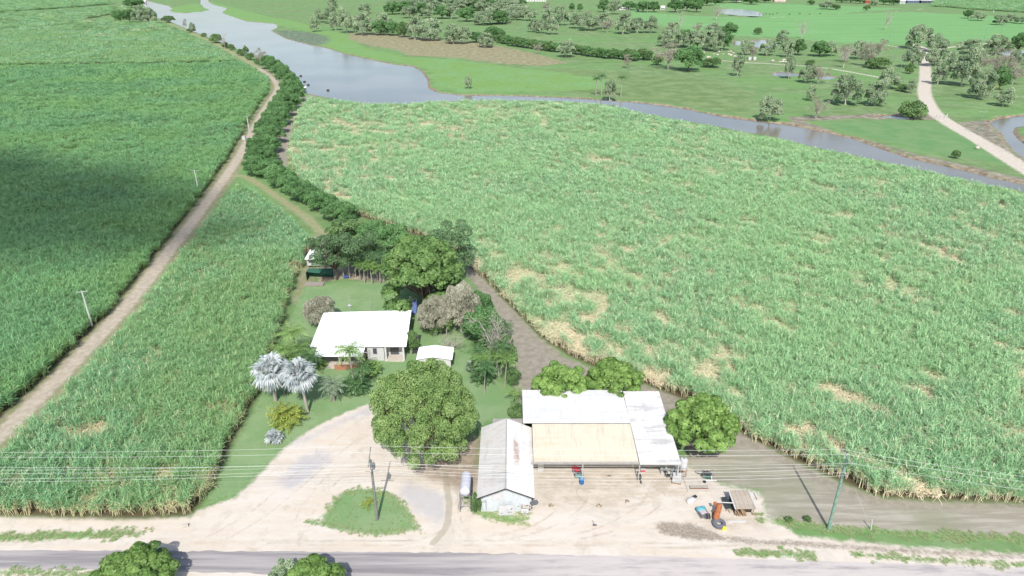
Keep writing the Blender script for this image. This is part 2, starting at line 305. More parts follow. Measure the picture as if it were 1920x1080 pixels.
sd = {
 'water': wsd, 'cane': cr, 'yard': S(sdf_poly, yard), 'lawn': np.maximum.reduce([S(sdf_poly, lawn), S(sdf_poly, island), S(sdf_poly, island2)]),
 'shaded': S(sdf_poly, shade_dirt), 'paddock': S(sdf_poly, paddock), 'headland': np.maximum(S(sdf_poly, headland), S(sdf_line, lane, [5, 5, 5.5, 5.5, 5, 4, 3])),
 'reed': S(sdf_poly, brown_reed), 'reeddk': S(sdf_poly, reed_dk), 'bright': np.maximum.reduce([S(sdf_poly, p) for p in (br1, br2, br3)]),
 'wet': S(sdf_poly, dark_wet), 'far': np.maximum(S(sdf_poly, brt_far), S(sdf_poly, brt_far2)), 'mud': np.maximum(S(sdf_poly, mudflat), S(sdf_poly, mud_e)), 'tri': S(sdf_poly, triangle),
 'verge': np.maximum.reduce([S(sdf_line, P2([(1430, 974), (1500, 984), (1570, 992), (1700, 1001), (1800, 1006), (1960, 1014), (2300, 1030)]), [.4, 1.0, .5, 1.0, .9, 1.1, 1]), S(sdf_line, P2([(1385, 1037), (1440, 1037), (1520, 1041)]), [.5, 1.2, .6]),
    S(sdf_line, P2([(1600, 1040), (1700, 1048), (1830, 1055), (2100, 1070)]), [.5, .8, .6, .6]), S(sdf_line, P2([(-200, 1007), (60, 1007), (200, 1002), (270, 999)]), [1.5, 1.3, 1.1, .5]),
    S(sdf_line, P2([(884, 935), (893, 955), (915, 966), (960, 975), (985, 972)]), [.8, 1.6, 1.3, 1.3, .8]), S(sdf_line, P2([(-300, 1074), (0, 1072), (190, 1078)]), [.9, .8, .7])]),
 'worn': np.maximum(S(sdf_poly, P2([(1008, 868), (1290, 868), (1330, 905), (1290, 940), (1180, 955), (1010, 950)])), S(sdf_poly, P2([(1290, 960), (1420, 960), (1440, 990), (1300, 1000)]))),
 'ruts': np.maximum.reduce([S(sdf_line, spline(P2(p)), .28) for p in ([(-200, 1022), (300, 1020), (700, 1022), (1100, 1024), (1500, 1034)], [(-200, 1014), (300, 1011), (700, 1014), (1100, 1016), (1500, 1026)], [(380, 1012), (470, 960), (540, 900), (600, 850), (660, 800), (692, 775)], [(420, 1014), (500, 966), (570, 908), (628, 858), (680, 815), (705, 790)],
   [(560, 1016), (600, 940), (660, 880), (720, 860), (790, 880), (830, 930), (850, 1000)], [(540, 1000), (580, 930), (640, 872), (725, 848), (800, 868), (845, 915), (868, 990)], [(900, 1010), (1000, 985), (1060, 940), (1075, 900)], [(940, 1014), (1030, 990), (1095, 945), (1108, 900)], [(1000, 1016), (1120, 990), (1200, 945), (1225, 900)], [(1040, 1020), (1150, 995), (1235, 950), (1250, 905)], [(1150, 1005), (1300, 975), (1310, 945)])]),
 'drain': np.maximum.reduce([S(sdf_line, P2([(1248, 990), (1300, 998), (1350, 1008), (1420, 1016), (1500, 1019), (1600, 1026), (1700, 1033), (1800, 1038), (2000, 1048)]), [2.0, 2.6, .8, .6, .7, .5, .6, .5, .5])]),
 'cut': np.maximum.reduce([S(sdf_line, spline(P2([(812, 1018), (835, 990), (842, 950), (838, 915), (835, 880)])), .8), S(sdf_line, P2([(735, 925), (772, 965), (800, 1003)]), .25),
    S(sdf_line, spline(P2([(820, 1034), (850, 1085)])), .35), S(sdf_line, spline(P2([(596, 835), (595, 850), (607, 862)])), .25), S(sdf_line, spline(P2([(500, 1018), (640, 1016), (780, 1012), (835, 990)])), .15)]),
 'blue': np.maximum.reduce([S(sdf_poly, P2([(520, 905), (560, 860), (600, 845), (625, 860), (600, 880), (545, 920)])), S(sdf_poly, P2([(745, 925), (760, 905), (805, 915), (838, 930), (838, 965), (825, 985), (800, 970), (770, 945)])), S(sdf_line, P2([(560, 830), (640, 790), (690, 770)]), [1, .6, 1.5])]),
 'track': np.maximum.reduce([S(sdf_line, spline(track), 2.9)]), 'track2': np.maximum(S(sdf_line, track2, 4.), S(sdf_line, spline(fork), 2.4)),
 'gravel': np.maximum.reduce([S(sdf_line, spline(gravel), 6.4)]+[S(sdf_line, p, 3.2) for p in farroads]),
 'rough': np.maximum.reduce([S(sdf_line, spline(track), 6.6), S(sdf_line, P2([(560, 565), (575, 520), (595, 480), (600, 440)]), [2.5, 3.5, 4, 3])]),
 'beds': np.maximum.reduce([S(sdf_poly, P2([(600, 530), (640, 522), (700, 527), (748, 532), (742, 480), (700, 450), (600, 440), (590, 500)]))]),
}
gm = NT('ground'); g = gm
n_big = g.noise(.018, 5, .6); n_mid = g.noise(.11, 5, .6); n_sm = g.noise(.9, 6, .65); n_fine = g.noise(5., 4, .7)
streak = g.noise(1., 5, .6, v=g.mapc(g.pos(), (.012, .09, .05)))
streak2 = g.noise(1., 5, .65, v=g.mapc(g.pos(), (.10, .55, .3), .12))
def msk(k, w=.5, amp=1., nz=None, off=0.):
    a = g.attr('s_'+k); nn = nz if nz is not None else n_sm
    return g.rng(g.math('ADD', g.math('MULTIPLY_ADD', nn, 2*amp, -amp), g.math('ADD', a, off)), -w, w)
def two(a, b, n, lo=.35, hi=.65): return g.mix(g.rng(n, lo, hi), a, b)
k = two(C(130, 162, 106), C(158, 182, 132), n_mid, .38, .66)
k = g.mix(g.rng(n_big, .42, .62, 0, .7), k, C(132, 180, 108))
k = g.mix(g.rng(streak, .5, .7, 0, .6), k, C(120, 150, 92))
mott = g.noise(.28, 8, .78, v=g.mapc(g.pos(), (1, 1.6, 1)))

k = g.mix(msk('wet', 6, 14, n_mid), k, two(C(124, 154, 96), C(152, 176, 120), n_mid))
k = g.mix(msk('far', 6, 14, n_mid), k, two(C(134, 190, 116), C(148, 200, 134), streak))
k = g.mix(msk('bright', 3, 9, n_mid), k, two(C(142, 184, 104), C(144, 190, 124), g.noise(.05, 6, .7), .38, .66))
k = g.mix(g.rng(mott, .50, .66, 0, .55), k, C(110, 132, 84)); k = g.mix(g.rng(mott, .48, .32, 0, .4), k, C(168, 192, 136))
k = g.mix(msk('reeddk', 4, 10, n_mid), k, two(C(106, 130, 98), C(150, 166, 142), g.noise(.25, 7, .8), .44, .56))
k = g.mix(msk('reed', 3, 8, n_mid), k, two(C(154, 148, 112), C(190, 186, 150), g.noise(.3, 7, .8), .42, .58))
k = g.mix(msk('tri', 3, 3, n_mid), k, two(C(120, 168, 108), C(142, 176, 122), g.noise(.12, 6, .7)))
k = g.mix(msk('mud', 1.2, 4, n_mid), k, two(C(140, 132, 116), C(186, 182, 160), g.noise(.3, 6, .7)))
k = g.mix(g.math('MULTIPLY', msk('rough', .8, 1.5), .85), k, two(C(158, 160, 118), C(184, 172, 148), g.noise(.5, 5)))
k = g.mix(msk('paddock', .6, 1.2), k, g.mix(g.rng(n_mid, .42, .66, 0, .6), two(C(180, 173, 156), C(206, 200, 184), g.noise(1., 6, .7, v=g.mapc(g.pos(), (.10, 1.1, .3), R(-14))), .40, .60), C(164, 168, 138)))
k = g.mix(msk('headland', .8, 1.4), k, g.mix(g.rng(n_fine, .3, .7, 0, .4), two(C(172, 165, 150), C(198, 191, 174), n_sm), C(142, 136, 120)))
dirt = two(C(246, 232, 214), C(252, 243, 230), streak2, .35, .65)
dirt = g.mix(g.rng(g.noise(.35, 6, .65), .54, .72, 0, .8), dirt, C(226, 212, 192))
dirt = g.mix(g.rng(g.noise(7, 5, .8), .56, .74, 0, .5), dirt, C(214, 200, 178))
dirt = g.mix(g.rng(g.noise(.16, 6, .75, dist=1.5), .52, .62, 0, .55), dirt, C(232, 222, 206))
dirt = g.mix(g.rng(g.noise(1.6, 6, .7, v=g.mapc(g.pos(), (.5, 1.6, 1))), .60, .75, 0, .6), dirt, C(206, 190, 166))
k = g.mix(msk('yard', .5, 1.0), k, dirt)
k = g.mix(g.math('MULTIPLY', msk('worn', 1.5, 2.0), g.rng(g.noise(.55, 7, .75, v=g.mapc(g.pos(), (.7, 1.5, 1))), .40, .62, .1, .8)), k, C(214, 201, 180))
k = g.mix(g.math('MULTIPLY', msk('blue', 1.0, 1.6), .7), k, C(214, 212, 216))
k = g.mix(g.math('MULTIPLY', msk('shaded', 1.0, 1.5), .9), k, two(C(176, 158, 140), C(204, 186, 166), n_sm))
lw = two(C(148, 182, 126), C(168, 194, 144), g.noise(.22, 5, .6), .35, .65)
lw = g.mix(g.rng(streak2, .5, .72, 0, .6), lw, C(166, 182, 134)); lw = g.mix(g.rng(n_fine, .3, .7, 0, .35), lw, C(104, 160, 92))
k = g.mix(msk('lawn', .35, 1.5, g.noise(1.0, 7, .78), -.15), k, lw)
k = g.mix(msk('beds', .5, 1.0), k, two(C(180, 166, 144), C(206, 194, 170), n_sm))
k = g.mix(msk('verge', .35, 1.3, g.noise(1.3, 6, .75), -.1), k, two(C(124, 178, 100), C(170, 184, 134), n_sm))
k = g.mix(g.math('MULTIPLY', msk('drain', .4, 1.3, g.noise(1.3, 7, .8)), .85), k, two(C(140, 126, 112), C(198, 186, 166), g.noise(3, 6, .8)))
k = g.mix(g.math('MULTIPLY', msk('ruts', .10, .18, g.noise(.8, 5, .7)), g.rng(g.noise(.25, 4), .38, .6, 0, .55)), k, C(206, 192, 170))
k = g.mix(g.math('MULTIPLY', msk('cut', .12, .15), .5), k, C(176, 168, 142))
k = g.mix(g.math('MULTIPLY', msk('track2', .8, 1.6), .8), k, two(C(172, 178, 132), C(196, 184, 150), n_sm))
k = g.mix(msk('track', .6, .9), k, two(C(200, 188, 168), C(222, 210, 190), n_sm))
k = g.mix(msk('gravel', .8, 1.2), k, two(C(226, 214, 198), C(244, 234, 218), n_sm))
k = g.mix(g.math('MULTIPLY', g.rng(g.math('MULTIPLY_ADD', n_mid, 5., g.math('ADD', g.attr('s_water'), -.9)), -.6, .8), 1.), k, two(C(128, 112, 92), C(196, 180, 156), g.noise(.5, 6, .7)))
k = g.mix(g.rng(g.attr('s_cane'), -.2, 1.2), k, C(110, 100, 78))
gm.p.inputs['Roughness'].default_value = .95; gm.p.inputs['Specular IOR Level'].default_value = .1
gm.bump(g.math('ADD', g.math('MULTIPLY', n_fine, .4), n_sm), .5, .12); gm.col(k)
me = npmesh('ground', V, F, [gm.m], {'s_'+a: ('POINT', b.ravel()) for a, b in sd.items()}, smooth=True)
tag(link('ground', me), kind='structure')

# asphalt road
am = NT('asphalt'); f1 = am.noise(1., 5, .6, v=am.mapc(am.pos(), (.05, 1.3, 1), R(-4))); f2 = am.noise(9, 5, .75)
ak = am.mix(am.rng(f1, .35, .62), C(150, 147, 150), C(202, 197, 195)); ak = am.mix(am.rng(f2, .3, .7, 0, .35), ak, C(184, 179, 178)); ak = am.mix(am.rng(f2, .62, .75, 0, .5), ak, C(236, 226, 218))
ax = am.n('ShaderNodeSeparateXYZ'); am.t.links.new(am.pos(), ax.inputs[0]); ak = am.mix(am.math('MULTIPLY', am.rng(ax.outputs[0], -16, 12, .05, .95), am.rng(am.noise(1., 5, .7, v=am.mapc(am.pos(), (.15, .9, 1), R(-3))), .30, .55, .2, .85)), ak, C(240, 230, 224))
am.p.inputs['Roughness'].default_value = .9; am.bump(f2, .5, .03); am.col(ak)
up = wob(spline(asphalt_up, 8), .07, .7, 5, False); dn = wob(spline(asphalt_dn, 8), .09, .7, 6, False)
mb = MB(); kk = min(len(up), len(dn)); ui = np.linspace(0, len(up)-1, 400).astype(int); di = np.linspace(0, len(dn)-1, 400).astype(int)
Va = [(p[0], p[1], .012) for p in up[ui]]+[(p[0], p[1], .012) for p in dn[di]]
mb.add(Va, [(q, q+400, q+401, q+1) for q in range(399)]); tag(mb.build('road', am.m), kind='structure')

# water sheets
wm = NT('water'); wmn = wm.noise(.35, 4, .6, v=wm.mapc(wm.pos(), (.5, 1.6, 1)))
wm.p.inputs['Roughness'].default_value = .16; wm.p.inputs['Specular IOR Level'].default_value = .28
wk = wm.mix(wm.rng(wm.noise(.02, 3), .4, .6), C(132, 126, 112), C(150, 143, 128)); wm.bump(wmn, .12, .03); wm.col(wk)
for p, nm in waters:
    c = p.mean(0); q = []
    area = sum(p[a][0]*p[(a+1) % len(p)][1]-p[(a+1) % len(p)][0]*p[a][1] for a in range(len(p)))
    for a in range(len(p)):
        t = p[(a+1) % len(p)]-p[a-1]; nn = np.array([t[1], -t[0]])*(1 if area > 0 else -1); nn /= np.linalg.norm(nn)+1e-9; q.append(p[a]+nn*1.6)
    mb = MB(); mb.add([(a[0], a[1], -.42) for a in q], [list(range(len(q)))]); o = mb.build(nm, wm.m)
    import bmesh
    b = bmesh.new(); b.from_mesh(o.data); bmesh.ops.triangulate(b, faces=b.faces[:]); bmesh.ops.recalc_face_normals(b, faces=b.faces[:])
    for fc in b.faces:
        if fc.normal.z < 0: fc.normal_flip()
    b.to_mesh(o.data); b.free(); tag(o, kind='structure')
# ------------------------------------------------------------------ sugar cane: plants scattered over each field
def blades(rs, n, h, L, wd, lean=(.4, 1.2), spread=.35, seg=3, flat=0.):
    """arching leaf blades; returns V, F, tint"""
    a = rs.rand(n)*2*math.pi; r = np.sqrt(rs.rand(n))*spread; b0 = np.stack([r*np.cos(a), r*np.sin(a), rs.uniform(h*.35, h*.8, n)], -1)
    az = rs.rand(n)*2*math.pi; el = rs.uniform(.75, 1.45, n)*(1-flat); ln = rs.uniform(.6, 1.1, n)*L; droop = rs.uniform(*lean, n)
    V = np.zeros((n, seg+1, 2, 3)); p = b0.copy(); side = np.stack([-np.sin(az), np.cos(az), np.zeros(n)], -1)
    tw = rs.uniform(-.7, .7, n); side[:, 2] = np.sin(tw); W = wd*rs.uniform(.7, 1.2, n)
    for s in range(seg+1):
        t = s/seg; wv = W*(.55+.9*t-1.4*t*t)*.5
        if s == seg: wv = W*.04
        V[:, s, 0] = p-side*wv[:, None]; V[:, s, 1] = p+side*wv[:, None]
        e = el-droop*(t+.5/seg)*1.5; d = np.stack([np.cos(az)*np.cos(e), np.sin(az)*np.cos(e), np.sin(e)], -1); p = p+d*(ln/seg)[:, None]
    V = V.reshape(n, -1, 3); k = np.arange(n)[:, None]*(seg+1)*2
    F = np.concatenate([np.stack([k+2*s, k+2*s+1, k+2*s+3, k+2*s+2], -1).reshape(n, 4) for s in range(seg)])
    ti = np.tile(np.clip(rs.normal(.5, .25, n), 0, 1), seg)
    return V.reshape(-1, 3), F, ti
def merge(parts):
    Vs, Fs, at, n = [], [], {}, 0
    for V, F, d in parts:
        Vs.append(V); Fs.append(np.asarray(F)+n); n += len(V)
        for k in ('tint', 'dry'): at.setdefault(k, []).append(np.broadcast_to(d.get(k, 0.), (len(F),)))
    return np.concatenate(Vs), np.concatenate(Fs), {k: ('FACE', np.concatenate(v)) for k, v in at.items()}
def cane_plant(seed, kind, H=2.9):
    rs = np.random.RandomState(seed); ps = []
    if kind == 'green':
        V, F, t = blades(rs, 54, H, 1.2, .088, spread=.5); ps.append((V, F, dict(tint=t, dry=(rs.rand(len(t)//3) < .08).astype(float).repeat(1).tolist()*3)))
        V, F, t = blades(rs, 8, H*.55, 1.1, .08, lean=(.9, 1.6), spread=.5); ps.append((V, F, dict(tint=t, dry=.9)))
        st = 4; dr = 0
    elif kind == 'mixed':
        V, F, t = blades(rs, 30, H*.92, 1.15, .085, spread=.55); ps.append((V, F, dict(tint=t, dry=0)))
        V, F, t = blades(rs, 26, H*.82, 1.15, .065, lean=(.6, 1.4), spread=.6, flat=.3); ps.append((V, F, dict(tint=t, dry=1)))
        st = 4; dr = 1
    else:
        V, F, t = blades(rs, 44, H*.74, 1.4, .075, lean=(.2, .9), spread=.75, flat=.72); ps.append((V, F, dict(tint=t, dry=1)))
        V, F, t = blades(rs, 8, H*.7, 1.2, .09, spread=.6, flat=.3); ps.append((V, F, dict(tint=t, dry=.35)))
        st = 7; dr = 1
    for q in range(st):
        a = rs.rand()*6.28; r = rs.rand()*.45; x, y = r*math.cos(a), r*math.sin(a); ln = .25 if kind != 'dry' else 1.1
        P = np.array([(x, y, 0), (x+rs.normal(0, ln*.3), y+rs.normal(0, ln*.3), H*.3), (x+rs.normal(0, ln), y+rs.normal(0, ln), H*(.62 if kind != 'dry' else .5))])
        V, F = tubeVF(P, np.array([.03, .028, .02])*1.3, 4); ps.append((V, F, dict(tint=.5, dry=.85)))
    return merge(ps)
def far_clump(seed, n=170, Rr=2.6, H=2.9, dry=.06):
    rs = np.random.RandomState(seed); V, F, t = blades(rs, n, H*.98, 1.25, .22, spread=Rr, seg=2)
    d = (rs.rand(n) < dry).astype(float); return merge([(V, F, dict(tint=t, dry=np.tile(d, 2)))])
cane_mat = leafmat('cane_leaf', C(106, 164, 114, 1.75), C(186, 218, 166, 2.1), .30, .55, .3, dry=C(244, 228, 196, 1.8), wa=(C(160, 200, 140, 1.9), .022, .5))
cane_mat2 = leafmat('cane_leaf_blue', C(106, 162, 112, 1.75), C(168, 208, 154, 1.8), .30, .55, .3, dry=C(238, 220, 182, 1.7), wa=(C(158, 198, 118, 1.35), .03, .5))
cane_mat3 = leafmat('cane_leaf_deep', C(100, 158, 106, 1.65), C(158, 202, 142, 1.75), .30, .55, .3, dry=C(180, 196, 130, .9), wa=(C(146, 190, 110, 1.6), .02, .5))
soil_cane = NT('cane_floor'); soil_cane.col(soil_cane.mix(soil_cane.rng(soil_cane.noise(.8, 5), .35, .65), C(92, 104, 66, .8), C(130, 118, 90, .8)))
def protos(mat, tagname):
    c = bpy.data.collections.new('sources_'+tagname)
    ks = [('green', 1), ('green', 2), ('green', 3), ('mixed', 4), ('mixed', 5), ('dry', 6), ('dry', 7)]
    for i, (kd, s) in enumerate(ks):
        V, F, at = cane_plant(s, kd); c.objects.link(bpy.data.objects.new('p%02d' % i, npmesh('cane_plant', V, F, [mat], at)))
    for i in range(3):
        V, F, at = far_clump(20+i); c.objects.link(bpy.data.objects.new('p%02d' % (7+i), npmesh('cane_clump', V, F, [mat], at)))
    V, F, at = far_clump(30, dry=.85, H=2.3); c.objects.link(bpy.data.objects.new('p10', npmesh('cane_clump', V, F, [mat], at)))
    return c
def scatter_group(name, coll):
    ng = bpy.data.node_groups.new(name, 'GeometryNodeTree')
    ng.interface.new_socket('Geometry', in_out='INPUT', socket_type='NodeSocketGeometry'); ng.interface.new_socket('Geometry', in_out='OUTPUT', socket_type='NodeSocketGeometry')
    N = ng.nodes.new; L = ng.links.new; gi = N('NodeGroupInput'); go = N('NodeGroupOutput'); ci = N('GeometryNodeCollectionInfo'); ci.inputs[0].default_value = coll
    ci.inputs['Separate Children'].default_value = True; ci.inputs['Reset Children'].default_value = True
    ip = N('GeometryNodeInstanceOnPoints'); ip.inputs['Pick Instance'].default_value = True
    def na(k, t):
        q = N('GeometryNodeInputNamedAttribute'); q.data_type = t; q.inputs['Name'].default_value = k; return q.outputs['Attribute']
    L(gi.outputs[0], ip.inputs['Points']); L(ci.outputs[0], ip.inputs['Instance']); L(na('idx', 'INT'), ip.inputs['Instance Index'])
    er = N('FunctionNodeEulerToRotation'); L(na('rot', 'FLOAT_VECTOR'), er.inputs[0]); L(er.outputs[0], ip.inputs['Rotation']); L(na('scl', 'FLOAT_VECTOR'), ip.inputs['Scale'])
    L(ip.outputs[0], go.inputs[0]); return ng
def in_view(X, Y, mgn=330):
    z = (X*0)+1.5; q = Y*FW[1]+(z-CAM_H)*FW[2]; px = 960+FPX*X/q; py = 540-FPX*(Y*UP[1]+(z-CAM_H)*UP[2])/q
    return (q > 5) & (px > -mgn*2) & (px < 1920+mgn*2) & (py < 1080+mgn*2)
def cane_field(name, label, poly, coll, mat_floor, seed, dryamt=0., near_s=.95, bands=None, dseed=0, edge_dry=.28, hs=1.):
    rs = np.random.RandomState(seed); poly = np.asarray(poly); out = []
    for (y0, y1, s, far) in bands:
        a0 = max(y0, poly[:, 1].min()); a1 = min(y1, poly[:, 1].max())
        if a1 <= a0: continue
        hw = 1.0*y1+40; x0 = max(poly[:, 0].min(), -hw); x1 = min(poly[:, 0].max(), hw)
        xs, yy = np.meshgrid(np.arange(x0, x1, s), np.arange(a0, a1, s)); xs = xs.ravel()+rs.uniform(-.45, .45, xs.size)*s; yy = yy.ravel()+rs.uniform(-.45, .45, yy.size)*s
        m = in_view(xs, yy); xs, yy = xs[m], yy[m]; d = sdf_poly(xs, yy, poly); en = (lattice(xs, yy, 2.3, 77)-.5)*1.1
        m = d > .45+en; xs, yy, d = xs[m], yy[m], d[m]
        # lodged, sun-bleached patches run in streaks
        u = xs*.64-yy*.77; v = xs*.77+yy*.64
        P = lattice(u, v*2.0, 11, dseed+11)*.16+lattice(u*1.0, v*2.4, 4.6, dseed+12)*.48+lattice(xs, yy, 1.9, dseed+13)*.36+(lattice(xs, yy, 60, dseed+14)-.5)*.20
        q = rs.rand(len(xs))
        if far: idx = 7+rs.randint(0, 3, len(xs)); idx = np.where(P > .70-dryamt, 10, idx); S = np.stack([np.full(len(xs), far)]*2+[rs.uniform(.85, 1.12, len(xs))], -1)
        else:
            idx = rs.randint(0, 3, len(xs)); idx = np.where(((P+.10*(rs.rand(len(xs))-.5)) > .575-dryamt) | (q < .10), 3+rs.randint(0, 2, len(xs)), idx); idx = np.where((P+.13*(rs.rand(len(xs))-.5)) > .665-dryamt, 5+rs.randint(0, 2, len(xs)), idx)
            k = max(.92, s/1.0); hz = .86+.3*lattice(xs, yy, 7, dseed+15)+rs.normal(0, .07, len(xs)); S = np.stack([k*rs.uniform(.9, 1.15, len(xs))]*2+[hz*np.where(idx > 4, .85, 1)], -1)
        e = (d < 1.1) & (q < edge_dry) & (not far); idx = np.where(e, 3+rs.randint(0, 2, len(xs)), idx)
        S[:, 2] *= hs
        out.append((np.stack([xs, yy, np.zeros(len(xs))], -1), idx, S))
    Pt = np.concatenate([o[0] for o in out]); idx = np.concatenate([o[1] for o in out]); S = np.concatenate([o[2] for o in out])
    me = npmesh(name, Pt, []); a = me.attributes.new('idx', 'INT', 'POINT'); a.data.foreach_set('value', idx.astype(np.int32))
    a = me.attributes.new('scl', 'FLOAT_VECTOR', 'POINT'); a.data.foreach_set('vector', S.astype(np.float32).ravel())
    rot = np.stack([rs.normal(0, .10, len(idx)), rs.normal(0, .10, len(idx)), rs.rand(len(idx))*6.283], -1)
    a = me.attributes.new('rot', 'FLOAT_VECTOR', 'POINT'); a.data.foreach_set('vector', rot.astype(np.float32).ravel())
    o = link(name, me); md = o.modifiers.new('scatter', 'NODES'); md.node_group = scatter_group('scatter_'+name, coll)
    print('cane', name, len(idx)); return tag(o, label, 'cane field', None, 'stuff')
B1 = [(40, 115, .80, 0), (115, 180, .95, 0), (180, 270, 1.2, 0), (270, 400, 1.75, 0), (400, 700, 3.4, 1.1), (700, 1700, 6., 2.0)]
pa = protos(cane_mat, 'a'); pb = protos(cane_mat2, 'b'); pc = protos(cane_mat3, 'c')
cane_field('sugar_cane', 'big field of tall pale green sugar cane with bleached lodged patches right of the farm buildings', cane_r, pa, None, 1, .030, bands=B1)
cane_field('sugar_cane', 'wedge of dense green sugar cane between the dirt track and the house garden', cane_l, pb, None, 2, -.035, bands=B1, dseed=40, edge_dry=.15)
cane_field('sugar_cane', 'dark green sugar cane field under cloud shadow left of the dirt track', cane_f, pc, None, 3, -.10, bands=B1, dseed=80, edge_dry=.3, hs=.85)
cane_field('sugar_cane', 'lighter yellow green sugar cane field beyond the dry headland row at upper left', cane_u, pb, None, 4, -.06, bands=B1, dseed=100, hs=.8)
cane_field('sugar_cane', 'dark teal strip of sugar cane at the far top left corner', cane_t, pb, None, 5, -.2, bands=B1, dseed=120)
cane_field('sugar_cane', 'flat block of cane beyond the far farm road at top right', cane_x, pb, None, 6, -.2, bands=B1, dseed=140)
# ragged grass on the verges, the island and the lawn edges
gmat = leafmat('grass_blade', C(130, 176, 110, 1.8), C(176, 204, 142, 1.9), .3, .6, .2, dry=C(214, 204, 164, 1.3)); gmat.name = 'weed_tufts'
gc_ = bpy.data.collections.new('sources_grass')
for i in range(4):
    rs = np.random.RandomState(300+i); V, F, t = blades(rs, 40, .10, [.26, .2, .34, .16][i], .03, lean=(.4, 1.3), spread=.22, seg=2); V, F, at_ = merge([(V, F, dict(tint=t, dry=np.tile((rs.rand(40) < [.2, .45, .2, .9][i]).astype(float), 2)))]); gc_.objects.link(bpy.data.objects.new('p%02d' % i, npmesh('tuft', V, F, [gmat], at_)))
def tufts(name, label, parts, seed):
    rs = np.random.RandomState(seed); P = []
    for poly, line, wd, n, edge in parts:
        lo, hi = poly.min(0)-1, poly.max(0)+1; X = rs.uniform(lo[0], hi[0], n); Y = rs.uniform(lo[1], hi[1], n); d = sdf_line(X, Y, poly, wd) if line else sdf_poly(X, Y, poly); nn = (lattice(X, Y, 1.1, 5)+lattice(X, Y, .45, 6)-1)
        m = (d+nn*1.2 > 0) & ((d < edge) | (rs.rand(n) < .12)); P.append(np.stack([X[m], Y[m], X[m]*0], -1))
    P = np.concatenate(P); n = len(P); me = npmesh(name, P, []); idx = rs.randint(0, 4, n); a = me.attributes.new('idx', 'INT', 'POINT'); a.data.foreach_set('value', idx.astype(np.int32)); s = rs.uniform(.35, .85, n)
    a = me.attributes.new('scl', 'FLOAT_VECTOR', 'POINT'); a.data.foreach_set('vector', np.repeat(s[:, None], 3, 1).astype(np.float32).ravel()); a = me.attributes.new('rot', 'FLOAT_VECTOR', 'POINT'); a.data.foreach_set('vector', np.stack([s*0, s*0, rs.rand(n)*6.28], -1).astype(np.float32).ravel())
    o = link(name, me); md = o.modifiers.new('scatter', 'NODES'); md.node_group = scatter_group('scatter_'+name, gc_); tag(o, label, 'grass', None, 'stuff')
tufts('grass', 'short ragged grass on the island, the lawn edges and the road verges', [(island, 0, 0, 2500, .9), (island2, 0, 0, 250, 9), (lawn, 0, 0, 5000, .8), (P2([(884, 935), (893, 955), (915, 966), (960, 975), (985, 972)]), 1, 1.6, 900, 9),
    (P2([(1430, 974), (1500, 984), (1570, 992), (1700, 1001), (1800, 1006), (1960, 1014)]), 1, 1.1, 7000, 9), (P2([(1385, 1037), (1440, 1037), (1520, 1041)]), 1, 1.0, 700, 9), (P2([(-60, 1007), (60, 1007), (200, 1002), (270, 999)]), 1, 1.2, 1500, 9), (P2([(1600, 1040), (1700, 1048), (1830, 1055), (1960, 1064)]), 1, .7, 1600, 9), (P2([(-60, 1074), (0, 1072), (190, 1078)]), 1, .8, 700, 9)], 8)
# ------------------------------------------------------------------ foliage builders
def unit(v): return v/(np.linalg.norm(v, axis=-1, keepdims=True)+1e-9)
def leaves_on(rs, lobes, n, L, Wd, jit=.8, cull=.72, fill=.25, up=.0, aspect_dir=None, zmin=.0):
    """diamond leaves over the outside of many lobes; crevices stay open and dark"""
    c = np.array([l[0] for l in lobes]); r = np.array([l[1] for l in lobes], float)
    if r.ndim == 1: r = np.repeat(r[:, None], 3, 1)
    wgt = (r[:, 0]*r[:, 2]); k = rs.choice(len(c), n, p=wgt/wgt.sum()); d = unit(rs.normal(size=(n, 3))); d[:, 2] = np.where(d[:, 2] < -.35, -d[:, 2], d[:, 2])
    rad = np.where(rs.rand(n) < fill, rs.uniform(.55, .95, n), rs.uniform(.93, 1.08, n)); p = c[k]+d*r[k]*rad[:, None]
    keep = np.ones(n, bool)
    for q in range(len(c)):
        m = (((p-c[q])/r[q])**2).sum(1) < cull**2; keep &= ~(m & (k != q))
    keep &= p[:, 2] > zmin
    p = p[keep]; d = unit(d[keep]/r[k[keep]]); n = len(p)
    nr = unit(d+rs.normal(0, jit, (n, 3))+np.array([0, 0, up])); t = unit(np.cross(nr, rs.normal(size=(n, 3)))) if aspect_dir is None else unit(np.cross(np.cross(nr, np.array(aspect_dir)+rs.normal(0, .35, (n, 3))), nr))
    s = np.cross(nr, t); l = (L*rs.uniform(.6, 1.25, n))[:, None]*.5; w_ = (Wd*rs.uniform(.7, 1.2, n))[:, None]*.5
    V = np.stack([p-t*l, p+s*w_-t*l*.1, p+t*l, p-s*w_-t*l*.1], 1).reshape(-1, 3); F = np.arange(4*n).reshape(-1, 4)
    lt = rs.normal(0, .16, len(c)); return V, F, np.clip(rs.normal(.5, .24, n)+.25*(rad[keep]-1)+lt[k[keep]], 0, 1)
